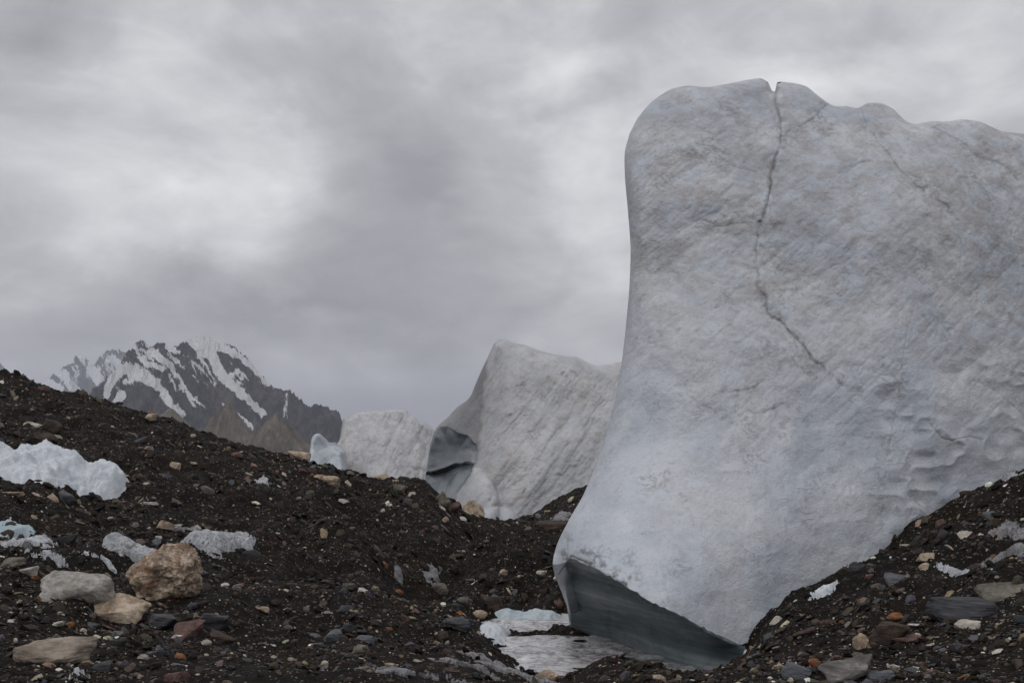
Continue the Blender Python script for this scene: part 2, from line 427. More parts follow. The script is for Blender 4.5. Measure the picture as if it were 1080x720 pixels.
col(722, (7, 732), (8.6, 711), (10, 714), (11.5, 716))
col(760, (4, 925), (5.5, 785), (7, 728), (8.7, 711), (9.6, 713), (11.3, 718), (12.5, 694), (16, 640), (25, 560), (60, 520))
col(784, (8.5, 704), (9.8, 702), (11.3, 704), (12.3, 684))
col(805, (7, 720), (8.5, 699), (9.6, 691), (10.6, 680), (11.6, 664), (12.8, 640), (16, 630))
col(850, (4, 925), (5.5, 775), (7, 712), (9, 682), (11, 654), (13.2, 618), (16, 605), (30, 520), (60, 500))
col(920, (5.5, 768), (7, 705), (9, 662), (11.5, 620), (14, 582), (17, 575))
col(1000, (4, 920), (5.5, 762), (7, 695), (9, 640), (12, 575), (14.9, 530), (18, 520), (40, 480))
col(1080, (5.5, 755), (7, 683), (9, 622), (12, 550), (16, 484), (20, 480), (60, 470), (150, 470), (400, 466))
col(1400, (3, 1060), (4, 900), (5.5, 720), (8, 590), (12, 470), (16, 420), (20, 410), (60, 430), (150, 450), (400, 463))
CTRL = np.array(CTRL, float)
def _tp(u, d): return np.c_[np.asarray(u).ravel()/420.0, np.log(np.asarray(d).ravel())]
_tv = TPS(_tp(CTRL[:,0], CTRL[:,1]), CTRL[:,2]-(HOR+0.0), 2e-4)

GULLY = [(5.45, 11.6), (4.8, 10.9), (4.2, 10.1), (3.7, 9.4)]      # a wet runnel down the right-hand slope
def _w(*p): return [((u-540)/F*d, d) for u, d in p]
CUTS = [(_w((505, 26), (490, 22), (466, 19), (456, 16.5)), 0.55, 0.34), (_w((378, 27), (392, 23), (415, 19), (425, 17)), 0.5, 0.26), (_w((300, 24), (318, 19), (330, 15.5)), 0.45, 0.20),
        (_w((40, 13.6), (100, 13.9), (165, 14.4)), 0.35, 0.22), (_w((200, 24), (235, 20), (250, 17)), 0.5, 0.18), (_w((905, 9.2), (870, 10.4), (840, 11.3)), 0.3, 0.14), (_w((575, 24), (562, 20), (556, 17.6)), 0.4, 0.2)]
MOUNDS = [(0.85, 14.7, 0.70, 0.50, 0.19), (0.80, 12.75, 0.30, 0.30, 0.10), (-0.1, 12.6, 0.22, 0.3, 0.08), (0.15, 19.0, 0.9, 1.3, 0.30), (-1.2, 21.5, 0.8, 1.4, 0.22), (-3.0, 19.5, 0.9, 1.5, 0.25), (-4.6, 17.5, 1.0, 1.0, 0.22), (-2.2, 13.8, 0.8, 0.8, 0.14), (-6.5, 22.0, 1.3, 1.4, 0.25), (3.1, 10.3, 0.5, 0.6, 0.12), (4.6, 9.4, 0.5, 0.4, 0.12), (-0.75, 12.6, 0.35, 0.6, 0.2)]
def ground_z(x, y, fine=True):
    x = np.asarray(x, float); y = np.asarray(y, float); sh = x.shape
    x = x.ravel(); y = y.ravel()
    r = np.hypot(x, y); ang = np.arctan2(x, y)
    a2 = np.clip(ang, -0.84, 0.84)
    d = np.maximum(r*np.cos(a2), 3.0); u = 540+F*np.tan(a2)
    u = np.clip(u, -520, 1420)
    dd = np.minimum(d, 400)
    z = -_tv(_tp(u, dd))/F*dd
    z = z-0.17*sstep(d, 23, 30)*(1-sstep(d, 60, 100))
    far = sstep(d, 250, 420); z = z*(1-far)-60*far
    back = sstep(np.abs(ang), 1.0, 2.2); z = z*(1-back)-1.85*back
    near = sstep(r, 6.0, 3.0); z = z*(1-near)+(-1.8)*near
    k = np.clip(d/14.0, 0.6, 6)
    z = z+(0.17*fbm(x*0.55, y*0.55, 0, 3, seed=3)+0.13*(ridged(x*0.75+3, y*0.6, 0, 2, seed=14)-0.3))*np.clip(d/14, 0.5, 1.25)
    z = z+0.075*(ridged(x*1.5, y*1.5, 0, 3, seed=9)-0.3)*np.clip(d/12, 0.6, 1.6)
    z = z-0.16*np.exp(-(polydist(x, y, GULLY)[0]/0.34)**2)
    for pl, w_, dp_ in CUTS: z = z-dp_*np.exp(-((polydist(x+0.3*vnoise(x*1.3, y*1.3, 0, 31), y, pl)[0])/w_)**2)
    for mx, my, rx_, ry_, h_ in MOUNDS: z = z+h_*np.exp(-((x-mx)/rx_)**2-((y-my)/ry_)**2)
    if fine:
        z = z+(0.030*fbm(x*6.5, y*6.5, 0, 3, 0.6, seed=21)+0.016*ridged(x*4.1, y*4.1, 0, 3, 0.6, seed=25))*np.clip(k, 0.6, 2)
    return (z+EYE).reshape(sh)

# table of ray hits on the ground, for finding what the camera sees at a pixel
_ug = np.arange(-60, 1141, 4.0); _dg = np.exp(np.linspace(math.log(4.2), math.log(60), 420))
_UU, _DD = np.meshgrid(_ug, _dg, indexing='ij')
_VT = HOR-(ground_z((_UU-540)/F*_DD, _DD, False)-EYE)/_DD*F
_VM = np.minimum.accumulate(_VT, axis=1)
def hit(u, v):
    """depth at which the ray through photograph pixel (u, v) meets the ground"""
    i = int(round((min(max(u, -56), 1136)-_ug[0])/4.0)); c = _VM[i]
    k = np.nonzero(c <= v)[0]
    return float(_dg[k[0]]) if len(k) else 59.0
def visible(u, d):
    i = np.clip(np.round((np.asarray(u)-_ug[0])/4.0).astype(int), 0, len(_ug)-1)
    j = np.clip(np.searchsorted(_dg, d), 1, len(_dg)-1)
    return _VT[i, j] <= _VM[i, j-1]+1.5

def build_ground():
    ang_front = np.arctan((np.linspace(-60, 1140, 1000)-540)/F)
    left = np.linspace(-math.pi, ang_front[0], 140)[:-1]; right = np.linspace(ang_front[-1], math.pi, 140)[1:]
    A = np.r_[left, ang_front, right]
    R = np.r_[np.linspace(0.3, 4.2, 14)[:-1], np.exp(np.linspace(math.log(4.2), math.log(48), 620)), np.exp(np.linspace(math.log(48), math.log(30000), 130))[1:]]
    RR, AA = np.meshgrid(R, A, indexing='ij')
    X, Y = RR*np.sin(AA), RR*np.cos(AA)
    Z = ground_z(X, Y)
    fr = sstep(RR, 600, 3000)
    Z = Z*(1-fr)+(EYE-215)*fr
    V = np.stack([X, Y, Z], -1).reshape(-1, 3)
    o = mesh_from('ground', V, grid_faces(len(R), len(A))[:, ::-1], mat_ground())
    tag(o, 'dark stony glacier moraine of gravel and grit covering the ice', 'ground', kind='structure')
build_ground()

# ------------------------------------------------------------------ ice towers
def resample(poly, n, dens=None):
    P = np.array(poly, float); s = np.r_[0, np.cumsum(np.hypot(*np.diff(P, axis=0).T))]
    q = np.linspace(0, 1, n) if dens is None else dens
    # smooth (Catmull-Rom like) by cubic interpolation on arc length
    t = q*s[-1]
    out = np.empty((len(q), 2))
    for k in range(2):
        m = np.gradient(P[:,k], s)
        i = np.clip(np.searchsorted(s, t)-1, 0, len(s)-2); h = s[i+1]-s[i]; w = (t-s[i])/h
        h00 = 2*w**3-3*w**2+1; h10 = w**3-2*w**2+w; h01 = -2*w**3+3*w**2; h11 = w**3-w**2
        lin = P[i,k]*(1-w)+P[i+1,k]*w
        cub = h00*P[i,k]+h10*h*m[i]+h01*P[i+1,k]+h11*h*m[i+1]
        out[:,k] = 0.35*lin+0.65*cub
    return out

def coons(L, R_, T, B):
    """L, R bottom to top; T, B left to right; returns u, v grids [row from bottom to top, column]"""
    nt, na = len(L), len(T)
    a = np.linspace(0, 1, na)[None,:,None]; t = np.linspace(0, 1, nt)[:,None,None]
    P = (1-a)*L[:,None,:]+a*R_[:,None,:]+(1-t)*B[None,:,:]+t*T[None,:,:]
    P = P-((1-a)*(1-t)*B[0]+a*(1-t)*B[-1]+(1-a)*t*T[0]+a*t*T[-1])
    return P[...,0], P[...,1]

def close_back(Pw, thick, shift, drop=0.3, loops=5):
    """continue a front sheet's rim backwards to a solid body: returns verts and quads/tri-free faces"""
    nr, nc = Pw.shape[:2]
    V = Pw.reshape(-1, 3); idx = np.arange(nr*nc).reshape(nr, nc)
    rim = np.r_[idx[0,:], idx[1:,-1], idx[-1,:-1][::-1], idx[1:-1,0][::-1]]
    rp = V[rim]; cen = rp.mean(0); n = len(rim)
    verts = [V]; faces = [grid_faces(nr, nc)]; prev = rim; base = len(V)
    for j in range(1, loops+1):
        s = j/loops
        q = rp+np.array([shift, thick, -drop])*s
        q = q+(cen+np.array([shift, thick, 0])*s-q)*(0.30*s**2.5)
        q[:,2] = np.where(rp[:,2] < EYE-1.0, rp[:,2], q[:,2])
        q = q+0.06*thick*s*fbm(q[:,0]*0.8, q[:,1]*0.8, q[:,2]*0.8, 3, seed=77)[:,None]*np.array([0.3, 1, 0])
        verts.append(q); cur = base+np.arange(n); base += n
        faces.append(np.stack([np.roll(prev, -1), prev, cur, np.roll(cur, -1)], -1)); prev = cur
    c = verts[-1].mean(0); q = c+(verts[-1]-c)*0.02; verts.append(q); cur = base+np.arange(n)
    faces.append(np.stack([np.roll(prev, -1), prev, cur, np.roll(cur, -1)], -1))
    return np.vstack(verts), np.vstack(faces)

def pad(a, n): return np.r_[a.ravel(), np.zeros(n-a.size)]

ICE_WHITE = mat_ice('weathered_ice')
ICE_FAR = mat_ice('weathered_ice_far', sc=0.42, dirt=1.5, base=((0.38, 0.40, 0.425), (0.50, 0.505, 0.515)), tilt=0.9)

def big_serac():
    L = [(588, 605), (584.5, 601), (583, 594), (587, 575), (600, 548), (615, 522), (629, 488), (640, 455), (650, 415), (656, 380), (660, 345), (664, 300), (665, 260), (662, 220), (659, 185), (659, 160), (664, 141)]
    T = [(664, 141), (673, 124), (688, 107), (708, 94), (725, 90.5), (745, 92), (770, 88), (790, 84), (803, 83), (810, 87), (814.5, 96), (816.5, 97), (820, 87), (832, 87), (850, 91), (864, 102), (872, 108), (880, 112), (893, 112), (905, 114), (915, 109), (930, 109), (942, 115), (956, 128), (965, 131), (980, 128), (1000, 128), (1015, 126), (1035, 129), (1055, 138), (1080, 141), (1150, 150), (1250, 170), (1400, 215), (1500, 300)]
    B = [(588, 605), (594, 598), (602, 589), (618, 594), (640, 605), (665, 621), (690, 636), (715, 648), (735, 660), (750, 668), (780, 680), (830, 650), (900, 615), (960, 580), (1020, 545), (1080, 510), (1200, 480), (1400, 440), (1500, 420)]
    R_ = [(1500, 420), (1500, 300)]
    na, nt = 620, 600
    wa = np.linspace(0, 1, na); wa = np.where(wa < 0.82, wa/0.82*0.60, 0.60+(wa-0.82)/0.18*0.40)
    Lr = resample(L, nt); Rr = resample(R_, nt)
    Tr = resample(T, na, wa); Br = resample(B, na, wa)
    # keep both long edges on a common u parameter so the columns stay near vertical
    def rag(P_): P_[:,1] += (1.6*fbm(P_[:,0]/11, 0, 0, 3, 0.6, seed=95)+1.2*vnoise(P_[:,0]/4, 0, 0, 96))*sstep(P_[:,0], 598, 606)*sstep(P_[:,0], 770, 740)
    rag(Br)
    u, v = coons_w(Lr, Rr, Tr, Br, wa)
    K = np.array([(583, 600, 13.5), (590, 572, 13.6), (620, 515, 14.15), (640, 455, 14.6), (655, 380, 15.1), (664, 290, 15.6), (659, 190, 15.95), (665, 140, 16.3), (705, 92, 16.5),
        (600, 587, 12.9), (606, 600, 12.6), (622, 560, 12.95), (655, 520, 13.2), (690, 478, 13.55), (700, 420, 14.0), (700, 330, 14.7), (710, 230, 15.4), (740, 130, 16.0),
        (640, 606, 11.9), (700, 642, 11.6), (750, 664, 11.9), (680, 580, 12.35), (740, 590, 12.4), (740, 500, 13.2), (800, 560, 13.0), (800, 645, 12.6), (850, 615, 13.1), (860, 480, 14.0),
        (800, 400, 14.2), (840, 300, 15.0), (830, 180, 15.8), (830, 95, 16.8), (950, 200, 15.9), (950, 300, 15.2), (940, 400, 14.7), (960, 555, 14.2), (1000, 470, 14.9), (1000, 525, 14.8),
        (940, 110, 17.2), (1010, 130, 17.4), (1080, 145, 17.8), (1080, 300, 16.3), (1080, 420, 15.9), (1080, 485, 15.9), (1250, 300, 17.5), (1250, 480, 17.0), (1500, 350, 20.0)])
    tp = TPS(K[:,:2]/200, K[:,2], 3e-3)
    D = tp(np.c_[u.ravel(), v.ravel()]/200).reshape(u.shape)
    # rounded shoulder towards the silhouette
    e, _ = polydist(u, v, [tuple(q) for q in np.vstack([Lr[30::7], Tr[:470:6]])]); w = 15.0
    k = np.clip(1-e/w, 0, 1); D = D+0.40*(1-np.sqrt(1-k*k*0.98))
    P = world(u, v, D); X, Y, Z = P[...,0], P[...,1], P[...,2]
    low = sstep(v, 380, 560)
    up = 1-low
    # broad hollows, melt flutes, scallops
    disp = 0.22*fbm(X*0.45, Y*0.45, Z*0.45, 3, seed=31)
    ca, sa = math.cos(0.7), math.sin(0.7)
    s1, s2 = X*ca+Z*sa, -X*sa+Z*ca
    disp += (0.018+0.040*up)*ridged(s1*0.9, Y*0.6, s2*1.5, 5, seed=41)
    disp += 0.016*low*ridged(X*2.4, Y, Z*0.5, 4, seed=51)
    disp += 0.014*fbm(X*4.2, Y*4.2, Z*4.2, 4, 0.6, seed=61)
    # ledge-like scallops on the lower right
    lr = 0.25*sstep(v, 380, 480)+0.75*sstep(u, 880, 980)*sstep(v, 330, 420)
    sc_ = vnoise(X*1.3, Y*1.3, Z*2.6, 71)+0.5*vnoise(X*3.1, Y*3, Z*5.5, 72)
    disp += 0.09*lr*np.abs(sc_)
    # cracks
    crack = np.zeros_like(u)
    wob = 5.0*fbm(u/22, v/22, 0, 3, seed=81); wob2 = 5.0*fbm(u/22, v/22, 4.4, 3, seed=82)
    for poly, wd, dep, dirtk in CRACKS:
        dd, par = polydist(u+wob, v+wob2, poly)
        wl = 0.35+0.75*np.clip(0.5+0.8*vnoise(u/26, v/26, 3.3, 85), 0, 1)
        g = np.exp(-(dd/(wd*wl))**2)*(0.75+0.25*vnoise(u/9, v/9, 0, 83))*np.minimum(1, 8*(1-par)+0.15)
        gate = sstep(vnoise(u/14, v/14, 6.1, 86)+0.5*vnoise(u/5, v/5, 6.1, 87), -1.2, -0.05)
        disp += dep*0.26*g*gate
        g2 = np.exp(-(dd/(wd*0.6*wl))**2)
        if dirtk > 1: gate = sstep(vnoise(u/5, v/8, 2.1, 88)+0.4*vnoise(u/2.2, v/3, 2.1, 89)+0.7*sstep(u, 640, 605), -0.3, 0.5)*sstep(u, 680, 615)
        crack = np.maximum(crack, np.clip(dirtk*0.75*g2*gate+dirtk*0.55*np.exp(-(dd/(wd*3.2))**2)*sstep(fbm(u/7, v/7, 1.7, 4, 0.65, seed=84), 0.0, 0.35), 0, 1))
        # one side of a crack stands a little proud
    edge_fade = sstep(e, 0, 10)
    D = D+disp*(0.8+0.2*edge_fade)
    P = world(u, v, D)
    dirt = np.clip(0.30+0.75*sstep(v+60*fbm(u/120, v/120, 0, 3, seed=91), 470, 230)-0.25*sstep(u, 720, 650)+0.35*sstep(u, 960, 1060)*sstep(v, 430, 330)+0.25*fbm(u/60, v/60, 2, 4, seed=92), 0, 1.2)
    # grime in the deepest hollows
    dirt = np.clip(dirt+0.5*np.clip(ridged(s1*0.9, Y*0.6, s2*1.5, 5, seed=41)*-1, 0, 1)*up, 0, 1.3)
    nV = u.size
    V, Fc = close_back(P, 8.0, 3.4, 0.6)
    o = mesh_from('ice_tower', V, Fc, ICE_WHITE, attrs={'dirt': np.r_[dirt.ravel(), np.full(len(V)-nV, 0.6)], 'crack': pad(crack, len(V))})
    tag(o, 'huge grey-white ice tower with a notched top and dark undercut foot', 'ice tower', 'ice towers standing along the glacier')
    # the undercut foot: clear wet ice running back and down from the lip
    lip = [(590, 603), (594, 598), (602, 589), (618, 594), (640, 605), (665, 621), (690, 636), (715, 648), (735, 660), (750, 668), (800, 690)]
    foot = [(596.5, 634, 14.3), (598.5, 640, 14.4), (602, 647, 14.5), (609, 657, 14.5), (624, 673, 14.0), (642, 687, 13.35), (664, 698, 12.9), (692, 708, 12.5), (722, 717, 12.2), (755, 726, 12.1), (785, 733, 12.0), (830, 738, 12.0)]
    n1, n2 = 260, 90
    lr_ = resample(lip, n1); l0 = lr_.copy(); rag(lr_); ld = tp(lr_/200)
    fx = resample([(a, b) for a, b, _ in foot], n1); fd = np.interp(np.linspace(0, 1, n1), np.linspace(0, 1, len(foot)), [c for *_, c in foot])
    A_, B_ = world(lr_[:,0], lr_[:,1], ld+0.06), world(fx[:,0], fx[:,1], fd)
    s = np.linspace(0.0, 1.45, n2)[:,None,None]
    A0 = world(l0[:,0], l0[:,1], ld+0.06)
    Q = A0[None]*(1-s)+B_[None]*s+(A_-A0)[None]*np.exp(-s/0.05)
    # concave: the middle lies further in
    bow = 0.30*np.sin(np.clip(s, 0, 1)*math.pi)*np.clip(np.sin(np.linspace(0, 1, n1)*math.pi), 0, 1)[None,:,None]
    Q = Q+bow*np.array([0.15, 1.0, 0.25])
    Q[...,1] += 0.035*fbm(Q[...,0]*1.5, Q[...,1]*1.5, Q[...,2]*6, 4, seed=101)
    Q[...,1] += 0.02*np.sin(Q[...,2]*9+Q[...,0]*1.2)
    V, Fc = close_back(Q[::-1], 3.0, 1.6, 0.0, 3)
    # the pale rim of the tower's corner, hanging down beside the undercut
    nr_ = 80; tt = np.linspace(0, 1, nr_)
    c1 = resample([(582.6, 594), (584.5, 604), (590, 619), (595.5, 632), (601, 646)], nr_); c2 = resample([(597, 592), (596.5, 604), (598, 618), (600, 632), (602.5, 647)], nr_)
    d1 = 13.45+0.5*tt; d2 = 13.05+0.85*tt
    sx = np.linspace(0, 1, 24)[None,:,None]
    R1, R2 = world(c1[:,0], c1[:,1], d1)[:,None,:], world(c2[:,0], c2[:,1], d2)[:,None,:]
    RM = R1*(1-sx)+R2*sx; RM = RM-np.sin(sx*math.pi)*np.array([0.0, 0.09, 0.0])
    RM = RM+0.02*fbm(RM[...,0]*6, RM[...,1]*6, RM[...,2]*6, 3, seed=111)[...,None]*np.array([0.3, 1, 0.3])
    Vr, Fr = close_back(RM[::-1], 0.35, 0.18, 0.0, 3)
    rim_ = mesh_from('corner_rim', Vr, Fr, ICE_WHITE, parent=o, attrs={'dirt': np.full(len(Vr), 0.4), 'crack': 0.7*np.clip(vnoise(Vr[:,0]*5, Vr[:,1]*2, Vr[:,2]*5, 112)-0.1, 0, 1)})
    rim_['label'] = 'thin pale rim of ice hanging beside the undercut'
    f = mesh_from('undercut', V, Fc, mat_clear_ice('wet_clear_ice'), parent=o)
    f['label'] = 'smooth dark blue-grey undercut foot with faint horizontal layers'

def coons_w(L, R_, T, B, wa):
    nt = len(L); a = wa[None,:,None]; t = np.linspace(0, 1, nt)[:,None,None]
    P = (1-a)*L[:,None,:]+a*R_[:,None,:]+(1-t)*B[None,:,:]+t*T[None,:,:]
    P = P-((1-a)*(1-t)*B[0]+a*(1-t)*B[-1]+(1-a)*t*T[0]+a*t*T[-1])
    return P[...,0], P[...,1]

CRACKS = [
    ([(588, 607), (594, 598), (601, 586.5), (618, 593), (640, 604), (664, 620)], 5.0, 0.10, 1.7), ([(598, 586), (596, 574), (599, 564)], 3.0, 0.05, 0.7), ([(608, 588), (609, 578)], 2.4, 0.04, 0.7),  # polyline in photograph pixels, width, depth in metres, grime
    ([(815, 90), (821, 112), (823, 140), (819, 165), (814, 190), (809, 214), (801, 245), (796, 272), (800, 300), (812, 328), (836, 350), (862, 380), (890, 405)], 2.6, 0.20, 0.75),
    ([(874, 106), (862, 122), (846, 134), (824, 145)], 2.2, 0.12, 0.6),
    ([(905, 112), (914, 132), (932, 156), (948, 176), (968, 200), (1000, 216), (1012, 230)], 2.2, 0.12, 0.55),
    ([(948, 160), (930, 160), (910, 172), (890, 185)], 1.6, 0.05, 0.35),
    ([(985, 135), (1010, 150), (1030, 165), (1060, 176), (1090, 200)], 2.2, 0.08, 0.5),
    ([(960, 330), (952, 380), (945, 430), (938, 470), (933, 520), (931, 565)], 1.1, 0.04, 0.35),
    ([(978, 445), (990, 460), (1005, 466), (1025, 460), (1040, 462)], 1.5, 0.08, 0.6),
    ([(715, 245), (730, 236), (748, 226)], 1.6, 0.05, 0.5), ([(742, 232), (760, 240), (790, 236), (826, 236)], 1.6, 0.05, 0.55),
    ([(766, 412), (785, 408), (805, 400)], 2.2, 0.05, 0.6), ([(786, 436), (806, 436), (828, 424)], 2.4, 0.06, 0.65),
    ([(800, 180), (780, 176), (760, 172)], 1.4, 0.03, 0.4), ([(1030, 400), (1060, 420), (1090, 450)], 1.8, 0.06, 0.5),
    ([(836, 352), (822, 330), (806, 322)], 1.4, 0.04, 0.4)]
big_serac()

def far_serac(name, L, T, B, R_, K, thick, shift, label, na, nt, seed, hollow=None, bumps=(), wrinkle=0.50, mat=None, dirtk=0.7, ridge_tilt=0.9, round_w=14, round_d=2.5):
    wa = np.linspace(0, 1, na)
    Lr, Tr = resample(L, nt), resample(T, na)
    u, v = coons_w(Lr, resample(R_, nt), Tr, resample(B, na), wa)
    K = np.array(K, float); tp = TPS(K[:,:2]/60, K[:,2], 2e-2)
    D = tp(np.c_[u.ravel(), v.ravel()]/60).reshape(u.shape)
    e, _ = polydist(u, v, [tuple(q) for q in np.vstack([Lr[::6], Tr[::6]])])
    k = np.clip(1-e/round_w, 0, 1); D = D+round_d*(1-np.sqrt(1-k*k*0.97))
    for (bu, bv, ru, rv, amp) in bumps:
        D = D-amp*np.sqrt(np.clip(1-((u-bu)/ru)**2-((v-bv)/rv)**2, 0, 1))
    P = world(u, v, D); X, Y, Z = P[...,0], P[...,1], P[...,2]
    ca, sa = math.cos(ridge_tilt), math.sin(ridge_tilt)
    s1, s2 = X*ca+Z*sa, -X*sa+Z*ca
    m = np.zeros_like(u)
    if hollow:
        sd = sdpoly(u+1.5*fbm(u/8, v/8, 0, 2, seed=seed+5), v, hollow['poly'])
        m = sstep(sd, -0.6, 1.2)
    rd = ridged(s1*0.25, Y*0.2, s2*0.9, 5, seed=seed)
    rough = wrinkle*(0.9*fbm(X*0.18, Y*0.18, Z*0.18, 3, seed=seed+1)*1.6+0.55*rd+0.22*fbm(X*1.3, Y*1.3, Z*1.3, 4, 0.6, seed=seed+3))
    D = D+rough*(1-0.85*m)*(0.75+0.25*sstep(e, 0, 12))
    if hollow:
        sdf = np.clip(sd, 0, 60)
        D = D+m*(hollow['depth']*(1-np.exp(-sdf/hollow['fall'])))+m*hollow['fold']*sstep(v+3*fbm(u/10, 0, 0, 3, seed=5)-(u-452)*hollow['slope'], hollow['v0'], hollow['v0']+3)
    P = world(u, v, D)
    dirt = np.clip(dirtk+0.4*fbm(u/18, v/18, 0, 4, seed=seed+7)-0.5*np.clip(rd, -1, 1)*0.5, 0.1, 1.4)
    for (bu, bv, ru, rv, amp) in bumps:
        dirt *= 1-0.75*sstep(((u-bu)/ru)**2+((v-bv)/rv)**2, 1.0, 0.7)
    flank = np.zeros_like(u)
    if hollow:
        flank = sstep(sdpoly(u+3*fbm(u/9, v/9, 0, 3, seed=3), v, hollow['flank']), -1.5, 3.5)*(0.72+0.15*fbm(u/7, v/9, 0, 3, seed=4))  # whole left flank toned darker, mixed in by way of the crack attribute
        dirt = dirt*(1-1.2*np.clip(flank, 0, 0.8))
    V, Fc = close_back(P, thick, shift, 0.8)
    at = {'dirt': np.r_[dirt.ravel(), np.full(len(V)-u.size, 0.7)], 'crack': pad(np.clip(-rd-0.35, 0, 1)*0.5*(1-m)+flank, len(V))}  # crack holds flute lines plus the darker flank tone
    if hollow:
        fm = np.r_[m.ravel(), np.zeros(len(V)-u.size)][Fc].mean(1) > 0.5
        tm = np.full(len(Fc), -1)
        for bi, (bu, bv, ru, rv, amp) in enumerate(bumps):
            q = np.r_[(((u-bu)/ru)**2+((v-bv)/rv)**2).ravel(), np.full(len(V)-u.size, 9.0)][Fc].mean(1)
            tm[(q < 0.97) & ~fm] = bi
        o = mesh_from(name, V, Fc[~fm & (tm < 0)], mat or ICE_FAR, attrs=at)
        for bi in range(len(bumps)):
            h = Fc[tm == bi]; ids, inv = np.unique(h, return_inverse=True)
            c = mesh_from('toe', V[ids], inv.reshape(h.shape), mat or ICE_FAR, parent=o, attrs={k_: w_[ids] for k_, w_ in at.items()})
            c['label'] = 'smooth white rounded toe of clean ice at the foot'
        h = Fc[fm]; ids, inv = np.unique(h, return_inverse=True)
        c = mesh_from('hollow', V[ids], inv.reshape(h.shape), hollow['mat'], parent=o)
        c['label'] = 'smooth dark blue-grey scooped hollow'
    else:
        o = mesh_from(name, V, Fc, mat or ICE_FAR, attrs=at)
    tag(o, label, 'ice tower', 'ice towers standing along the glacier')
    return o

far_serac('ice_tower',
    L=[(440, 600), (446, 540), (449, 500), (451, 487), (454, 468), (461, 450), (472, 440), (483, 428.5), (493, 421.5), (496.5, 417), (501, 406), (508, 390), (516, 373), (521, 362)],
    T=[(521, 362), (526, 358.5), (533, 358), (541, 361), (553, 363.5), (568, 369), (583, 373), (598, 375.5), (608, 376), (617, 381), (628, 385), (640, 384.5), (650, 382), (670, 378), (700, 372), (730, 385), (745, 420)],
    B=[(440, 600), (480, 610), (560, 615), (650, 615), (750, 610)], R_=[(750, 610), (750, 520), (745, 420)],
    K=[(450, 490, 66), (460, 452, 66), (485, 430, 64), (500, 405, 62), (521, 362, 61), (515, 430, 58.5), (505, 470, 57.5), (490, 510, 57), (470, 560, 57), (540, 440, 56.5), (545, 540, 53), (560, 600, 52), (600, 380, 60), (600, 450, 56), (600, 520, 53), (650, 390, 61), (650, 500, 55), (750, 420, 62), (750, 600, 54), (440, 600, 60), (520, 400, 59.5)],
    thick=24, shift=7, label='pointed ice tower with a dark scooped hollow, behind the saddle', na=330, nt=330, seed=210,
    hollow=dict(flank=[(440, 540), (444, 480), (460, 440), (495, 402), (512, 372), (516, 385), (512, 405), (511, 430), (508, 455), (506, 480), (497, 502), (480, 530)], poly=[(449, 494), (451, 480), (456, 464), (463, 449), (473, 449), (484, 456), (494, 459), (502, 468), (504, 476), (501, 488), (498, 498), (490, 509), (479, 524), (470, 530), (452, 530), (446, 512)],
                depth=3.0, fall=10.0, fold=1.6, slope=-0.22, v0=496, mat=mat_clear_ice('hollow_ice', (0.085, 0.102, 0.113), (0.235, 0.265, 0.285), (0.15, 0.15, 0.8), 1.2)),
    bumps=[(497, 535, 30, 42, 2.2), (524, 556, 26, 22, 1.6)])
far_serac('ice_tower',
    L=[(338, 560), (341, 510), (345, 478), (352, 471), (357, 466), (360, 452), (362, 441)], T=[(362, 441), (366, 440.5), (371, 437), (380, 434), (385, 434.5), (392, 432.5), (404, 433.2), (412, 432), (424, 432), (429, 433.5), (432, 437.5), (437, 439.5), (442, 444), (449, 446), (455, 450), (466, 462), (478, 470)],
    B=[(338, 560), (400, 565), (490, 565)], R_=[(490, 565), (488, 500), (478, 470)],
    K=[(338, 560, 92), (345, 478, 98), (362, 441, 100), (400, 432, 99), (400, 480, 93), (400, 540, 89), (450, 450, 100), (450, 520, 93), (490, 560, 92), (490, 480, 101)],
    thick=30, shift=-4, label='flat-topped far ice tower between the mountain and the pointed tower', na=190, nt=150, seed=310, wrinkle=0.75, dirtk=0.7, ridge_tilt=1.35, round_w=3, round_d=1.5)
far_serac('ice_tower',
    L=[(322, 525), (325, 490), (327, 474), (328, 464)], T=[(328, 464), (330, 459.5), (334, 457), (338, 457.5), (341, 461), (344, 466), (347, 470), (352, 472), (357, 476)], B=[(322, 525), (340, 528), (362, 525)], R_=[(362, 525), (360, 495), (357, 476)],
    K=[(322, 525, 86), (328, 464, 88), (335, 457, 88.5), (337, 490, 85.6), (346, 470, 90), (344, 490, 88.5), (357, 476, 89), (354, 500, 87), (362, 525, 87), (338, 525, 86)],
    thick=4, shift=0.3, label='tiny rounded bluish ice tower below the mountain ridge', na=80, nt=90, seed=330, wrinkle=0.38, dirtk=0.45,
    mat=mat_ice('blue_ice', sc=0.5, dirt=0.9, base=((0.36, 0.42, 0.46), (0.50, 0.535, 0.56))), round_w=4, round_d=0.9)

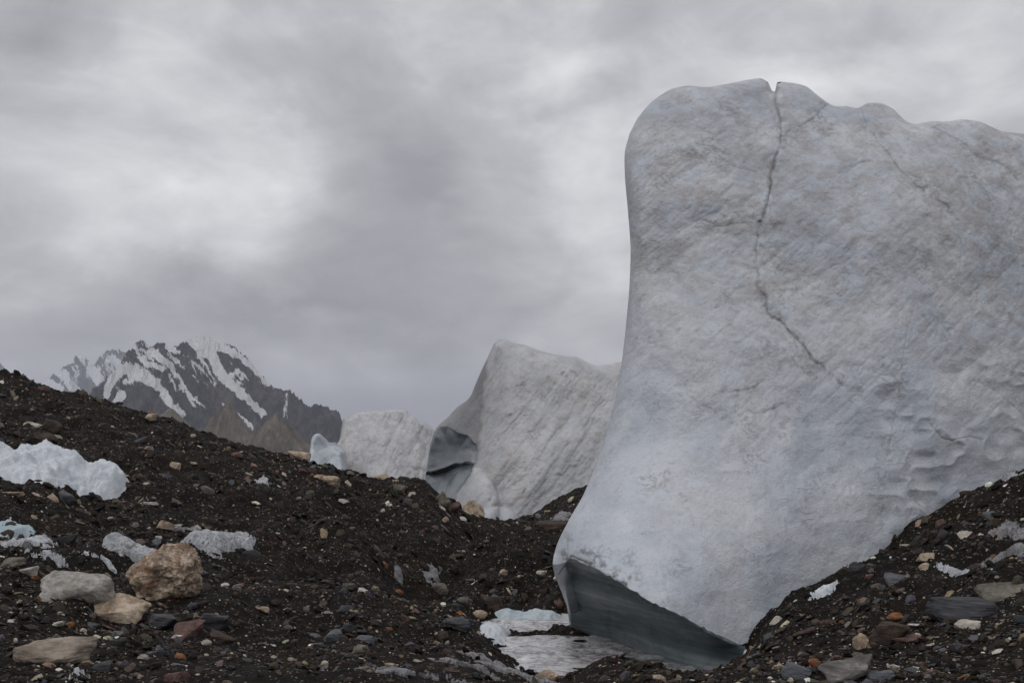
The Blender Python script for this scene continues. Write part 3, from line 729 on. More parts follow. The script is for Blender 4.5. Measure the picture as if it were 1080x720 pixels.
# ------------------------------------------------------------------ mountains
def mountain(name, sil, dist, spurs, rocks, label, snow_lines=(), u_pad=40, foot_v=530, depth=900, nu=420, nd=260, rough=1.7, seed=0, snow_base=0.0):
    """a height field: a crest drawn by sil (u, v) at distance dist, faces falling towards the camera, with spurs (polylines of u, v, extra distance)"""
    sil = np.array(sil, float)
    us = np.linspace(sil[0,0]-u_pad, sil[-1,0]+u_pad, nu)
    vs = np.interp(us, sil[:,0], sil[:,1]); vs = np.where(us < sil[0,0], sil[0,1]+(sil[0,0]-us)*1.2, vs); vs = np.where(us > sil[-1,0], sil[-1,1]+(us-sil[-1,0])*1.2, vs)
    q = np.linspace(-0.5, 1.0, nd)                       # +1 = foot nearest the camera, 0 = crest, negative = behind
    X = np.empty((nd, nu)); Y = dist-np.where(q > 0, q, q)[:,None]*depth+0*us[None,:]
    X[:] = (us-540)[None,:]/F*dist
    crest = (HOR-vs)/F*dist; foot = (HOR-foot_v)/F*dist
    Hh = np.where(q[:,None] >= 0, crest[None,:]+(foot-crest[None,:])*np.clip(q[:,None], 0, 1)**0.8, crest[None,:]+(foot-crest[None,:])*(-q[:,None]*2)**0.9)
    sc = dist/F
    for sp in spurs:                                     # each spur: a sharp rib of rock standing out of the face
        sp = np.array(sp, float)
        px = (sp[:,0]-540)*sc; pz = (HOR-sp[:,1])*sc; py = dist-sp[:,2]*depth
        for i in range(len(sp)-1):
            dx, dy = px[i+1]-px[i], py[i+1]-py[i]; L2 = dx*dx+dy*dy
            t = np.clip(((X-px[i])*dx+(Y-py[i])*dy)/L2, 0, 1)
            dd = np.hypot(X-px[i]-t*dx, Y-py[i]-t*dy)
            Hh = np.maximum(Hh, pz[i]+(pz[i+1]-pz[i])*t-dd*1.5)
    wx = X+14*sc*fbm(X/(30*sc), Y/(60*sc), 0, 3, seed=seed+9)
    rg = ridged(wx/(26*sc), Y/(45*sc), 0, 7, 0.55, seed=seed)
    rg2 = ridged((wx+Y*0.35)/(11*sc), Y/(22*sc), 0, 5, 0.62, seed=seed+20)
    fade = sstep(np.abs(q[:,None])+0*us, 0.0, 0.12)*0.8+0.2
    Hh = Hh+rough*sc*(5.5*rg+2.6*rg2)*fade+rough*sc*2.2*ridged(X/(4.0*sc), Y/(10*sc), 0, 4, 0.65, seed=seed+33)
    Z = Hh+EYE
    gy, gx = np.gradient(Hh); 
    dz_dx = gx/np.gradient(X, axis=1); dz_dy = gy/np.gradient(Y, axis=0)
    steep = np.hypot(dz_dx, dz_dy)
    pu = 540+F*X/Y; pv = HOR-F*Hh/Y
    snow = np.full(X.shape, snow_base)
    wu = pu+4.5*fbm(pu/7, pv/7, 0, 5, 0.7, seed=seed+50); wv = pv+4.5*fbm(pu/7, pv/8, 7, 5, 0.7, seed=seed+51)
    for poly, w0, w1, amt in snow_lines:
        dd, par = polydist(wu, wv, poly); w = w0+(w1-w0)*par
        snow = np.maximum(snow, amt*sstep(dd, w*1.35, w*0.6))
    hi = sstep(pv, 425, 375)
    snow = np.maximum(snow, 0.80*hi*sstep(rg2+0.4*rg, -0.05, -0.45)*(0 if 'foot' in name else 1))
    ca, sa = math.cos(math.radians(50)), math.sin(math.radians(50))
    al, ac = wu*ca+wv*sa, -wu*sa+wv*ca
    st = ridged(al/34, ac/6.5, 0, 4, 0.6, seed=seed+60)+0.35*fbm(pu/14, pv/14, 0, 3, seed=seed+61)
    snow = np.maximum(snow, 0.72*sstep(pv, 440, 385)*sstep(st, 0.30, 0.62)*(0 if 'foot' in name else 1))
    snow = snow-0.30*np.clip(rg2-0.25, 0, 1)-0.25*np.clip(rg-0.3, 0, 1)+0.10*fbm(pu/5, pv/5, 3, 3, seed=seed+52)
    V = np.stack([X, Y, Z], -1).reshape(-1, 3)
    o = mesh_from(name, V, grid_faces(nd, nu), mat_mountain(name+'_rock', rocks), attrs={'snow': snow.ravel()})
    return tag(o, label, 'mountain', kind='structure')

MROCK = ((0.022, 0.024, 0.032), (0.056, 0.055, 0.064), (0.13, 0.110, 0.102))
mountain('mountain', [(40, 404), (52, 399), (62, 392), (73, 385), (81, 376), (86, 374), (92, 379), (98, 388), (104, 380), (112, 371), (122, 369), (132, 372), (140, 381), (150, 392), (190, 420)],
    9500, [[(85, 376, 0.0), (88, 395, 0.25), (100, 425, 0.6)], [(118, 371, 0), (122, 395, 0.3), (128, 430, 0.7)]], MROCK, 'far jagged mountain left of the snowy summit, half lost in cloud',
    snow_lines=[([(62, 393), (80, 412)], 4, 6, 0.9), ([(95, 385), (104, 400), (112, 420)], 4, 8, 0.9), ([(112, 374), (130, 385)], 5, 6, 0.6), ([(50, 402), (62, 410)], 6, 6, 0.8)], depth=1050, seed=400)
mountain('mountain', [(100, 420), (118, 396), (128, 384), (138, 372), (143, 363), (148, 359.5), (154, 363), (160, 368), (166, 364), (174, 363), (181, 369), (188, 366), (194, 361), (200, 359), (206, 355), (211, 353.5), (217, 357), (226, 360), (233, 364), (240, 364), (247, 368), (255, 374), (262, 379), (268, 388), (276, 397), (284, 406), (291, 412), (297, 413), (304, 412), (310, 417), (318, 424), (326, 430), (334, 429), (341, 430), (350, 433), (357, 436), (361, 447), (364, 470)],
    3400, [[(148, 360, 0.0), (140, 385, 0.15), (125, 415, 0.4)], [(148, 360, 0.0), (165, 392, 0.22), (170, 420, 0.45)], [(196, 362, 0.0), (208, 378, 0.18), (222, 405, 0.38), (240, 440, 0.62)], [(188, 366, 0), (180, 392, 0.25), (175, 425, 0.5), (190, 450, 0.7)],
           [(205, 385, 0.2), (200, 410, 0.4), (215, 440, 0.7)], [(240, 366, 0.0), (258, 395, 0.15), (275, 425, 0.35), (292, 450, 0.6)], [(300, 413, 0.0), (308, 440, 0.2), (315, 470, 0.5)], [(335, 430, 0), (340, 460, 0.25)], [(270, 392, 0.05), (290, 430, 0.25), (300, 460, 0.4)]],
    MROCK, 'jagged snow-streaked rocky mountain with a white summit under low cloud',
    snow_lines=[([(211, 356), (222, 368), (228, 385), (240, 402), (258, 418), (278, 436)], 8, 3.5, 1.0), ([(232, 364), (250, 374), (268, 388), (284, 406)], 5, 1.5, 0.95), ([(205, 357), (218, 372)], 8, 6, 1.0),
                ([(150, 395), (165, 405), (180, 425), (194, 440)], 7, 3, 0.95), ([(135, 388), (150, 398)], 6, 5, 0.9), ([(128, 390), (118, 400), (112, 415)], 6, 5, 0.9),
                ([(160, 370), (178, 384), (190, 400), (206, 428)], 5, 1.6, 0.75), ([(176, 366), (190, 372)], 4, 3, 0.7), ([(190, 408), (205, 420), (216, 428)], 2, 1.2, 0.75), ([(130, 415), (122, 425)], 4, 4, 0.8),
                ([(180, 396), (186, 410)], 2.5, 1.5, 0.7), ([(236, 425), (262, 445), (268, 458)], 2, 1, 0.7), ([(302, 415), (300, 440)], 1.2, 3.0, 0.55), ([(155, 383), (172, 388)], 4, 3, 0.8)],
    depth=460, nu=760, nd=460, seed=420)
BROWN = ((0.10, 0.082, 0.064), (0.19, 0.155, 0.122), (0.30, 0.25, 0.20))
mountain('foothill', [(205, 470), (222, 442), (233, 430), (241, 423), (246, 430), (255, 446), (265, 462), (275, 480)], 2300, [[(241, 424, 0), (238, 450, 0.3), (245, 480, 0.7)]], BROWN,
    'brown pyramid-shaped foothill below the snowy mountain, left one of two', foot_v=530, depth=170, nu=200, nd=180, seed=440, rough=1.7)
mountain('foothill', [(262, 470), (272, 455), (285, 443), (292, 437), (301, 446), (315, 458), (328, 472), (336, 486)], 2200, [[(291, 438, 0), (288, 460, 0.3), (296, 480, 0.6)]], BROWN,
    'brown pyramid-shaped foothill below the snowy mountain, right one of two', foot_v=530, depth=170, nu=200, nd=180, seed=460, rough=1.7)
mountain('foothill', [(150, 452), (170, 436), (180, 430), (192, 440), (205, 455)], 2350, [], BROWN, 'low brown foothill just above the moraine crest', foot_v=480, depth=200, nu=100, nd=80, seed=470, rough=0.8)
mountain('mountain', [(-80, 360), (-40, 372), (-20, 366), (-8, 380), (0, 384), (6, 390), (14, 400)], 9800, [], MROCK, 'dark far peak just showing at the left edge', depth=900, nu=120, nd=80, seed=480)

# ------------------------------------------------------------------ ice showing through the moraine, stream
SNOW = mat_snow('dirty_ice', (0.30, 0.31, 0.33), (0.52, 0.54, 0.56), grit=0.8)
SNOWB = mat_snow('clean_ice', (0.42, 0.46, 0.50), (0.62, 0.645, 0.67), grit=0.2)
GREY = mat_snow('grey_ice', (0.20, 0.21, 0.22), (0.46, 0.47, 0.49), grit=0.75, sc=1.3)
SILT = mat_snow('silty_ice', (0.10, 0.10, 0.103), (0.30, 0.30, 0.31), grit=0.9, sc=1.5)

def patch(name, u, v, wu, wv, h, mat, label, cat, ang=0.0, seed=0, ragged=0.6, kind=None, group=None, n=90, peak=1.6, lobes=None, d=None, speck=0.0, groove=0.0):
    """a lens of ice lying on the ground: half widths in pixels as seen, height in metres; it dips under the ground where it ends"""
    d0 = d or hit(u, v); x0 = (u-540)/F*d0
    rx = wu/F*d0
    dn, df = hit(u, v+wv), hit(u, v-wv); ry = max((df-dn)/2, rx*0.25); y0 = (df+dn)/2
    s = np.linspace(-1.5, 1.5, n); GX, GY = np.meshgrid(s, s, indexing='xy')
    ca, sa = math.cos(ang), math.sin(ang)
    X = x0+(GX*ca-GY*sa)*rx; Y = y0+(GX*sa+GY*ca)*ry
    r = np.hypot(GX, GY)
    f = 1-r**peak
    if lobes:
        f = np.full(GX.shape, -1.0)
        for lx, ly, lrx, lry, lh in lobes: f = np.maximum(f, lh*(1-(((GX-lx)/lrx)**2+((GY-ly)/lry)**2)**(peak/2)))
    f = f+ragged*fbm(X*1.2/rx+seed*3.3, Y*1.2/rx, 0, 5, 0.62, seed=seed+500)
    if groove: f = f+groove*(ridged(X*3.2/rx+2*fbm(X*2, Y*2, 0, 2, seed=seed), Y*0.9/ry, 0, 4, 0.6, seed=seed+520)-0.3)*np.clip(f+0.3, 0, 1)
    hgt = np.tanh(np.maximum(f, 0)*1.3)
    f = f+(speck*fbm(X*7+seed, Y*6, 0, 5, 0.72, seed=seed+550)-speck*0.22)*(np.clip(1.15-hgt*0.8, 0, 1) if h > 0.09 else 1.0)
    Z = ground_z(X, Y)+h*hgt*(0.85+0.15*fbm(X*5, Y*5, 0, 3, seed=seed+560))+np.where(f > 0, 0.018+0.03*np.minimum(f, 0.6), 0.25*np.maximum(f, -0.3))*min(1.0, 0.4+rx)
    Z = np.where(r > 1.45, ground_z(X, Y)-0.15, Z)
    V = np.stack([X, Y, Z], -1).reshape(-1, 3)
    keep = (f > -0.35).ravel()
    Fc = grid_faces(n, n); Fc = Fc[keep[Fc].any(1)]
    ids, inv = np.unique(Fc, return_inverse=True)
    top = V[ids]; Fc = inv.reshape(Fc.shape)
    V2 = np.vstack([top, top-np.array([0, 0, 0.12])]); 
    o = mesh_from(name, V2, np.vstack([Fc, Fc[:, ::-1]+len(top)]), mat, attrs={'dirt': np.full(len(V2), 0.5), 'crack': np.zeros(len(V2))})
    return tag(o, label, cat, group, kind)

IG = 'ice showing through the moraine'
patch('ice_mound', 36, 500, 76, 17, 0.66, SNOWB, 'large white ice mound on the left slope at the picture edge', 'ice', seed=1, ragged=0.30, n=190, peak=2.2, groove=0.38, group=IG,
      lobes=[(-0.75, -0.05, 0.9, 0.9, 0.9), (0.2, 0.2, 0.68, 0.8, 1.0), (0.85, 0.55, 0.36, 0.45, 0.6)])
patch('ice_outcrop', 210, 579, 29, 10, 0.28, GREY, 'grey-white ice outcrop just behind the big brown boulder', 'ice', seed=2, ragged=0.6, n=170, group=IG, speck=0.6, groove=0.12)
patch('ice_outcrop', 250, 572, 23, 7, 0.22, GREY, 'narrow grey ice outcrop right of the one behind the boulder', 'ice', seed=3, ragged=0.6, n=150, group=IG, speck=0.6, groove=0.12)
patch('ice_outcrop', 135, 585, 40, 8, 0.16, GREY, 'low dirty ice ledge left of the big brown boulder', 'ice', seed=4, ragged=0.9, n=120, group=IG, speck=2.0)
for u, v, wu, wv, sd, lb in ((55, 592, 26, 6, 5, 'thin white ice strip left of the grey angular rock'), (112, 598, 18, 3, 6, 'thin white ice strip behind the grey angular rock'),
        (20, 575, 22, 7, 7, 'broken white ice beside the small meltwater pool'), (278, 508, 11, 3, 8, 'small white ice patch high on the left slope below the crest'),
        (420, 607, 5, 7, 9, 'thin white ice streak on the middle slope, left of two'), (457, 607, 9, 7, 10, 'speckled white ice streak above the round brown rock'),
        (868, 627, 24, 5, 14, 'bright white ice strip along the foot of the huge tower'), (1064, 562, 18, 10, 15, 'speckled white ice patch near the right picture edge, upper of two'),
        (1052, 590, 14, 8, 16, 'speckled white ice patch near the right picture edge, lower of two'), (1000, 604, 8, 7, 17, 'small white ice sliver beside the wet gully on the right slope'),
        (1070, 503, 10, 4, 18, 'white ice sliver at the top of the right slope'), (80, 717, 18, 4, 19, 'white ice scrap at the bottom picture edge under the tan slab'),
        (595, 545, 14, 8, 20, 'speckled ice on the dark ridge beside the huge tower'), (190, 559, 26, 4, 21, 'ragged frosty band above the ice outcrop')):
    patch('ice_patch', u, v, wu, wv, 0.07, {14: SNOWB, 15: SILT, 16: SILT, 9: SILT, 10: SILT, 20: SILT, 21: SILT}.get(sd, SNOW), lb, 'ice', seed=sd, ragged=0.8, n=110, group=IG, speck=2.6)
for u, v, wu, wv, sd, lb in ((475, 699, 60, 1.6, 31, 'long thin ice streak in the near gravel, left of the stream'), (505, 694, 34, 1.4, 32, 'short pale ice streak nearest the stream bend'), (430, 711, 56, 1.6, 33, 'pale ice streak along the bottom edge, left of the stream'), (545, 710, 36, 1.8, 34, 'pale icy gravel at the near end of the stream')):
    patch('ice_streak', u, v, wu, wv, 0.03, SILT, lb, 'ice', seed=sd, ragged=0.8, n=170, group=IG, speck=3.4)

def stream():
    n = 220
    us = np.linspace(492, 830, n); ds = np.linspace(11.2, 16.25, n)
    U, Dp = np.meshgrid(us, ds, indexing='xy'); X = (U-540)/F*Dp
    gz = ground_z(X, Dp)
    zw = EYE-2.955+0.075*fbm(X*0.7, Dp*2.2-X*0.5, 0, 3, seed=601)+0.03*fbm(X*2.2, Dp*6, 0, 4, seed=600)
    V = np.stack([X, Dp, zw], -1).reshape(-1, 3)
    o = mesh_from('stream', V, grid_faces(n, n), mat_stream())
    tag(o, 'silty grey-white meltwater stream in the gully beneath the huge ice tower', 'stream', kind='structure')
stream()
BLUE = mat_snow('blue_bank', (0.34, 0.42, 0.45), (0.56, 0.62, 0.65), grit=0.2)
patch('ice_bank', 523, 668, 16, 13, 0.10, SNOWB, 'white ice bank at the bend of the stream', 'ice', speck=0.5, seed=41, ragged=0.4, n=90, group=IG)
patch('ice_bank', 566, 655, 42, 5, 0.10, BLUE, 'pale blue ice ledge along the far side of the stream', 'ice', seed=42, ragged=0.35, n=90, group=IG, ang=0.12)
patch('ice_bank', 640, 690, 8, 5, 0.10, SNOWB, 'white ice knob where the stream meets the dark undercut', 'ice', seed=43, ragged=0.4, n=60, group=IG)
o = patch('meltwater_pool', 12, 560, 26, 9, 0.03, mat_snow('pool_water', (0.26, 0.33, 0.36), (0.36, 0.43, 0.46), grit=0.0), 'small pale blue meltwater pool at the left picture edge', 'pool', seed=44, ragged=0.25, n=70)

# ------------------------------------------------------------------ rocks
TAN = mat_rock('tan_rock', ((0.11, 0.08, 0.055), (0.31, 0.24, 0.172), (0.50, 0.415, 0.32)), scale=4)
GREYR = mat_rock('grey_rock', ((0.13, 0.12, 0.108), (0.28, 0.262, 0.235), (0.44, 0.415, 0.38)), scale=4)
BOULDER = mat_rock('brown_boulder', ((0.06, 0.046, 0.037), (0.24, 0.178, 0.128), (0.54, 0.45, 0.345)), scale=5.5, vein=(0.21, 0.115, 0.065))
SLATE = mat_rock('dark_slate', ((0.014, 0.015, 0.017), (0.030, 0.031, 0.035), (0.060, 0.061, 0.066)), rough=0.5, scale=5, layered=0.55)
BLUESL = mat_rock('grey_slate', ((0.040, 0.043, 0.048), (0.075, 0.080, 0.088), (0.13, 0.135, 0.145)), rough=0.55, scale=5, layered=0.4)
DBROWN = mat_rock('dark_brown_rock', ((0.016, 0.012, 0.010), (0.040, 0.028, 0.022), (0.085, 0.058, 0.043)), scale=5, layered=0.3)
MAROON = mat_rock('maroon_rock', ((0.040, 0.022, 0.019), (0.085, 0.048, 0.041), (0.15, 0.095, 0.08)), scale=4)
RUST = mat_rock('rust_rock', ((0.07, 0.030, 0.014), (0.19, 0.080, 0.034), (0.32, 0.155, 0.07)), scale=5)
PALE = mat_rock('pale_rock', ((0.24, 0.215, 0.18), (0.42, 0.385, 0.325), (0.58, 0.54, 0.47)), scale=4)
STRIPE = mat_rock('striped_rock', ((0.045, 0.042, 0.040), (0.12, 0.11, 0.105), (0.30, 0.27, 0.245)), scale=2.5, layered=0.7, vein=(0.10, 0.095, 0.09))
OLIVE = mat_rock('olive_rock', ((0.045, 0.040, 0.032), (0.105, 0.095, 0.075), (0.19, 0.175, 0.14)), scale=4)
SAND = mat_rock('sandy_rock', ((0.085, 0.068, 0.054), (0.20, 0.165, 0.13), (0.34, 0.29, 0.235)), scale=4, layered=0.35)
MATS = dict(sand=SAND, tan=TAN, grey=GREYR, boulder=BOULDER, slate=SLATE, bluesl=BLUESL, dbrown=DBROWN, maroon=MAROON, rust=RUST, pale=PALE, stripe=STRIPE, olive=OLIVE)

def rock_mesh(seed, kind='angular', detail=3, rough=0.07):
    """unit rock (about 1 x 1 x 1, centred); kinds: angular, slab, round, block, wedge"""
    r = np.random.default_rng(seed)
    n = dict(angular=13, slab=12, round=26, block=10, wedge=9)[kind]
    p = r.normal(size=(n, 3)); p /= np.linalg.norm(p, axis=1)[:,None]
    if kind in ('block', 'slab', 'wedge'):
        p = np.sign(p)*np.abs(p)**0.45; p /= np.abs(p).max(1)[:,None]; p *= r.uniform(0.8, 1.0, (n, 1))
    if kind == 'wedge': p[:,2] *= 0.45+0.55*(p[:,0]+1)/2
    if kind == 'angular': p *= r.uniform(0.78, 1.05, (n, 1))
    p -= (p.max(0)+p.min(0))/2; p /= (p.max(0)-p.min(0))
    bm = bmesh.new()
    for q in p: bm.verts.new(q)
    g = bmesh.ops.convex_hull(bm, input=bm.verts)
    bmesh.ops.delete(bm, geom=[e for e in g['geom_interior'] if isinstance(e, bmesh.types.BMVert)], context='VERTS')
    bmesh.ops.triangulate(bm, faces=bm.faces)
    for k in range(detail):
        bmesh.ops.subdivide_edges(bm, edges=bm.edges, cuts=1, use_grid_fill=True)
        if k == detail-1 or k == 1:
            bmesh.ops.smooth_vert(bm, verts=bm.verts, factor=0.5 if kind != 'round' else 0.8, use_axis_x=True, use_axis_y=True, use_axis_z=True)
    bm.normal_update()
    co = np.array([v.co for v in bm.verts]); no = np.array([v.normal for v in bm.verts])
    if len(co) and detail >= 2:
        s = seed*1.7
        dsp = rough*(fbm(co[:,0]*2.6+s, co[:,1]*2.6, co[:,2]*2.6, 5, 0.6, seed=700)+0.45*ridged(co[:,0]*3.5+s, co[:,1]*3.5, co[:,2]*6, 4, seed=710)-0.2)
        co = co+no*dsp[:,None]
        for v, c in zip(bm.verts, co): v.co = c
    me = bpy.data.meshes.new('rock'); bm.to_mesh(me); bm.free()
    me.polygons.foreach_set('use_smooth', np.full(len(me.polygons), detail >= 3))
    me.update()
    return me

PLACED = []   # u, v, half width: to keep loose stones off the named rocks
def slope_euler(x, y, yaw, tilt=1.0):
    e = 0.3
    gx = (ground_z(np.array([x+e]), np.array([y]), False)-ground_z(np.array([x-e]), np.array([y]), False))[0]/(2*e)
    gy = (ground_z(np.array([x]), np.array([y+e]), False)-ground_z(np.array([x]), np.array([y-e]), False))[0]/(2*e)
    n = Vector((-gx*tilt, -gy*tilt, 1)).normalized()
    q = Vector((0, 0, 1)).rotation_difference(n)
    from mathutils import Quaternion
    return (q @ Quaternion((0, 0, 1), yaw)).to_euler(), n

def rock(u, v, w, h, mat, label, kind='angular', seed=1, name='rock', yaw=0.0, sink=0.22, rough=0.07, depth=0.8, roll=0.0, pitch=0.0, detail=4, tilt=0.6, cat=None):
    """u, v: centre of the visible rock in the photograph; w, h: its size there"""
    d = hit(u, v+h*0.42)+w/F*hit(u, v+h*0.42)*0.25
    x = (u-540)/F*d; W_, H_ = w/F*d, h/F*d
    gz = float(ground_z(np.array([x]), np.array([d]))[0])
    me = rock_mesh(seed, kind, detail, rough)
    o = bpy.data.objects.new(name, me); COL.objects.link(o)
    me.materials.append(MATS[mat])
    hz = H_*(1+sink)
    # bake the size so that textures keep their scale
    dims = np.array([W_, W_*depth, hz])
    co = np.empty(len(me.vertices)*3, np.float32); me.vertices.foreach_get('co', co); co = co.reshape(-1, 3)*dims
    me.vertices.foreach_set('co', co.ravel()); me.update()
    zc = EYE+(HOR-v)/F*d-H_*sink*0.5
    zc = min(zc, gz+hz*0.42)
    e, _ = slope_euler(x, d, 0, tilt)
    o.location = (x, d, zc); o.rotation_euler = (e.x*0.4+pitch, e.y*0.4+roll, yaw)
    tag(o, label, cat or name.split('_')[-1], 'rocks lying on the moraine')
    PLACED.append((u, v, w/2, h/2))
    return o

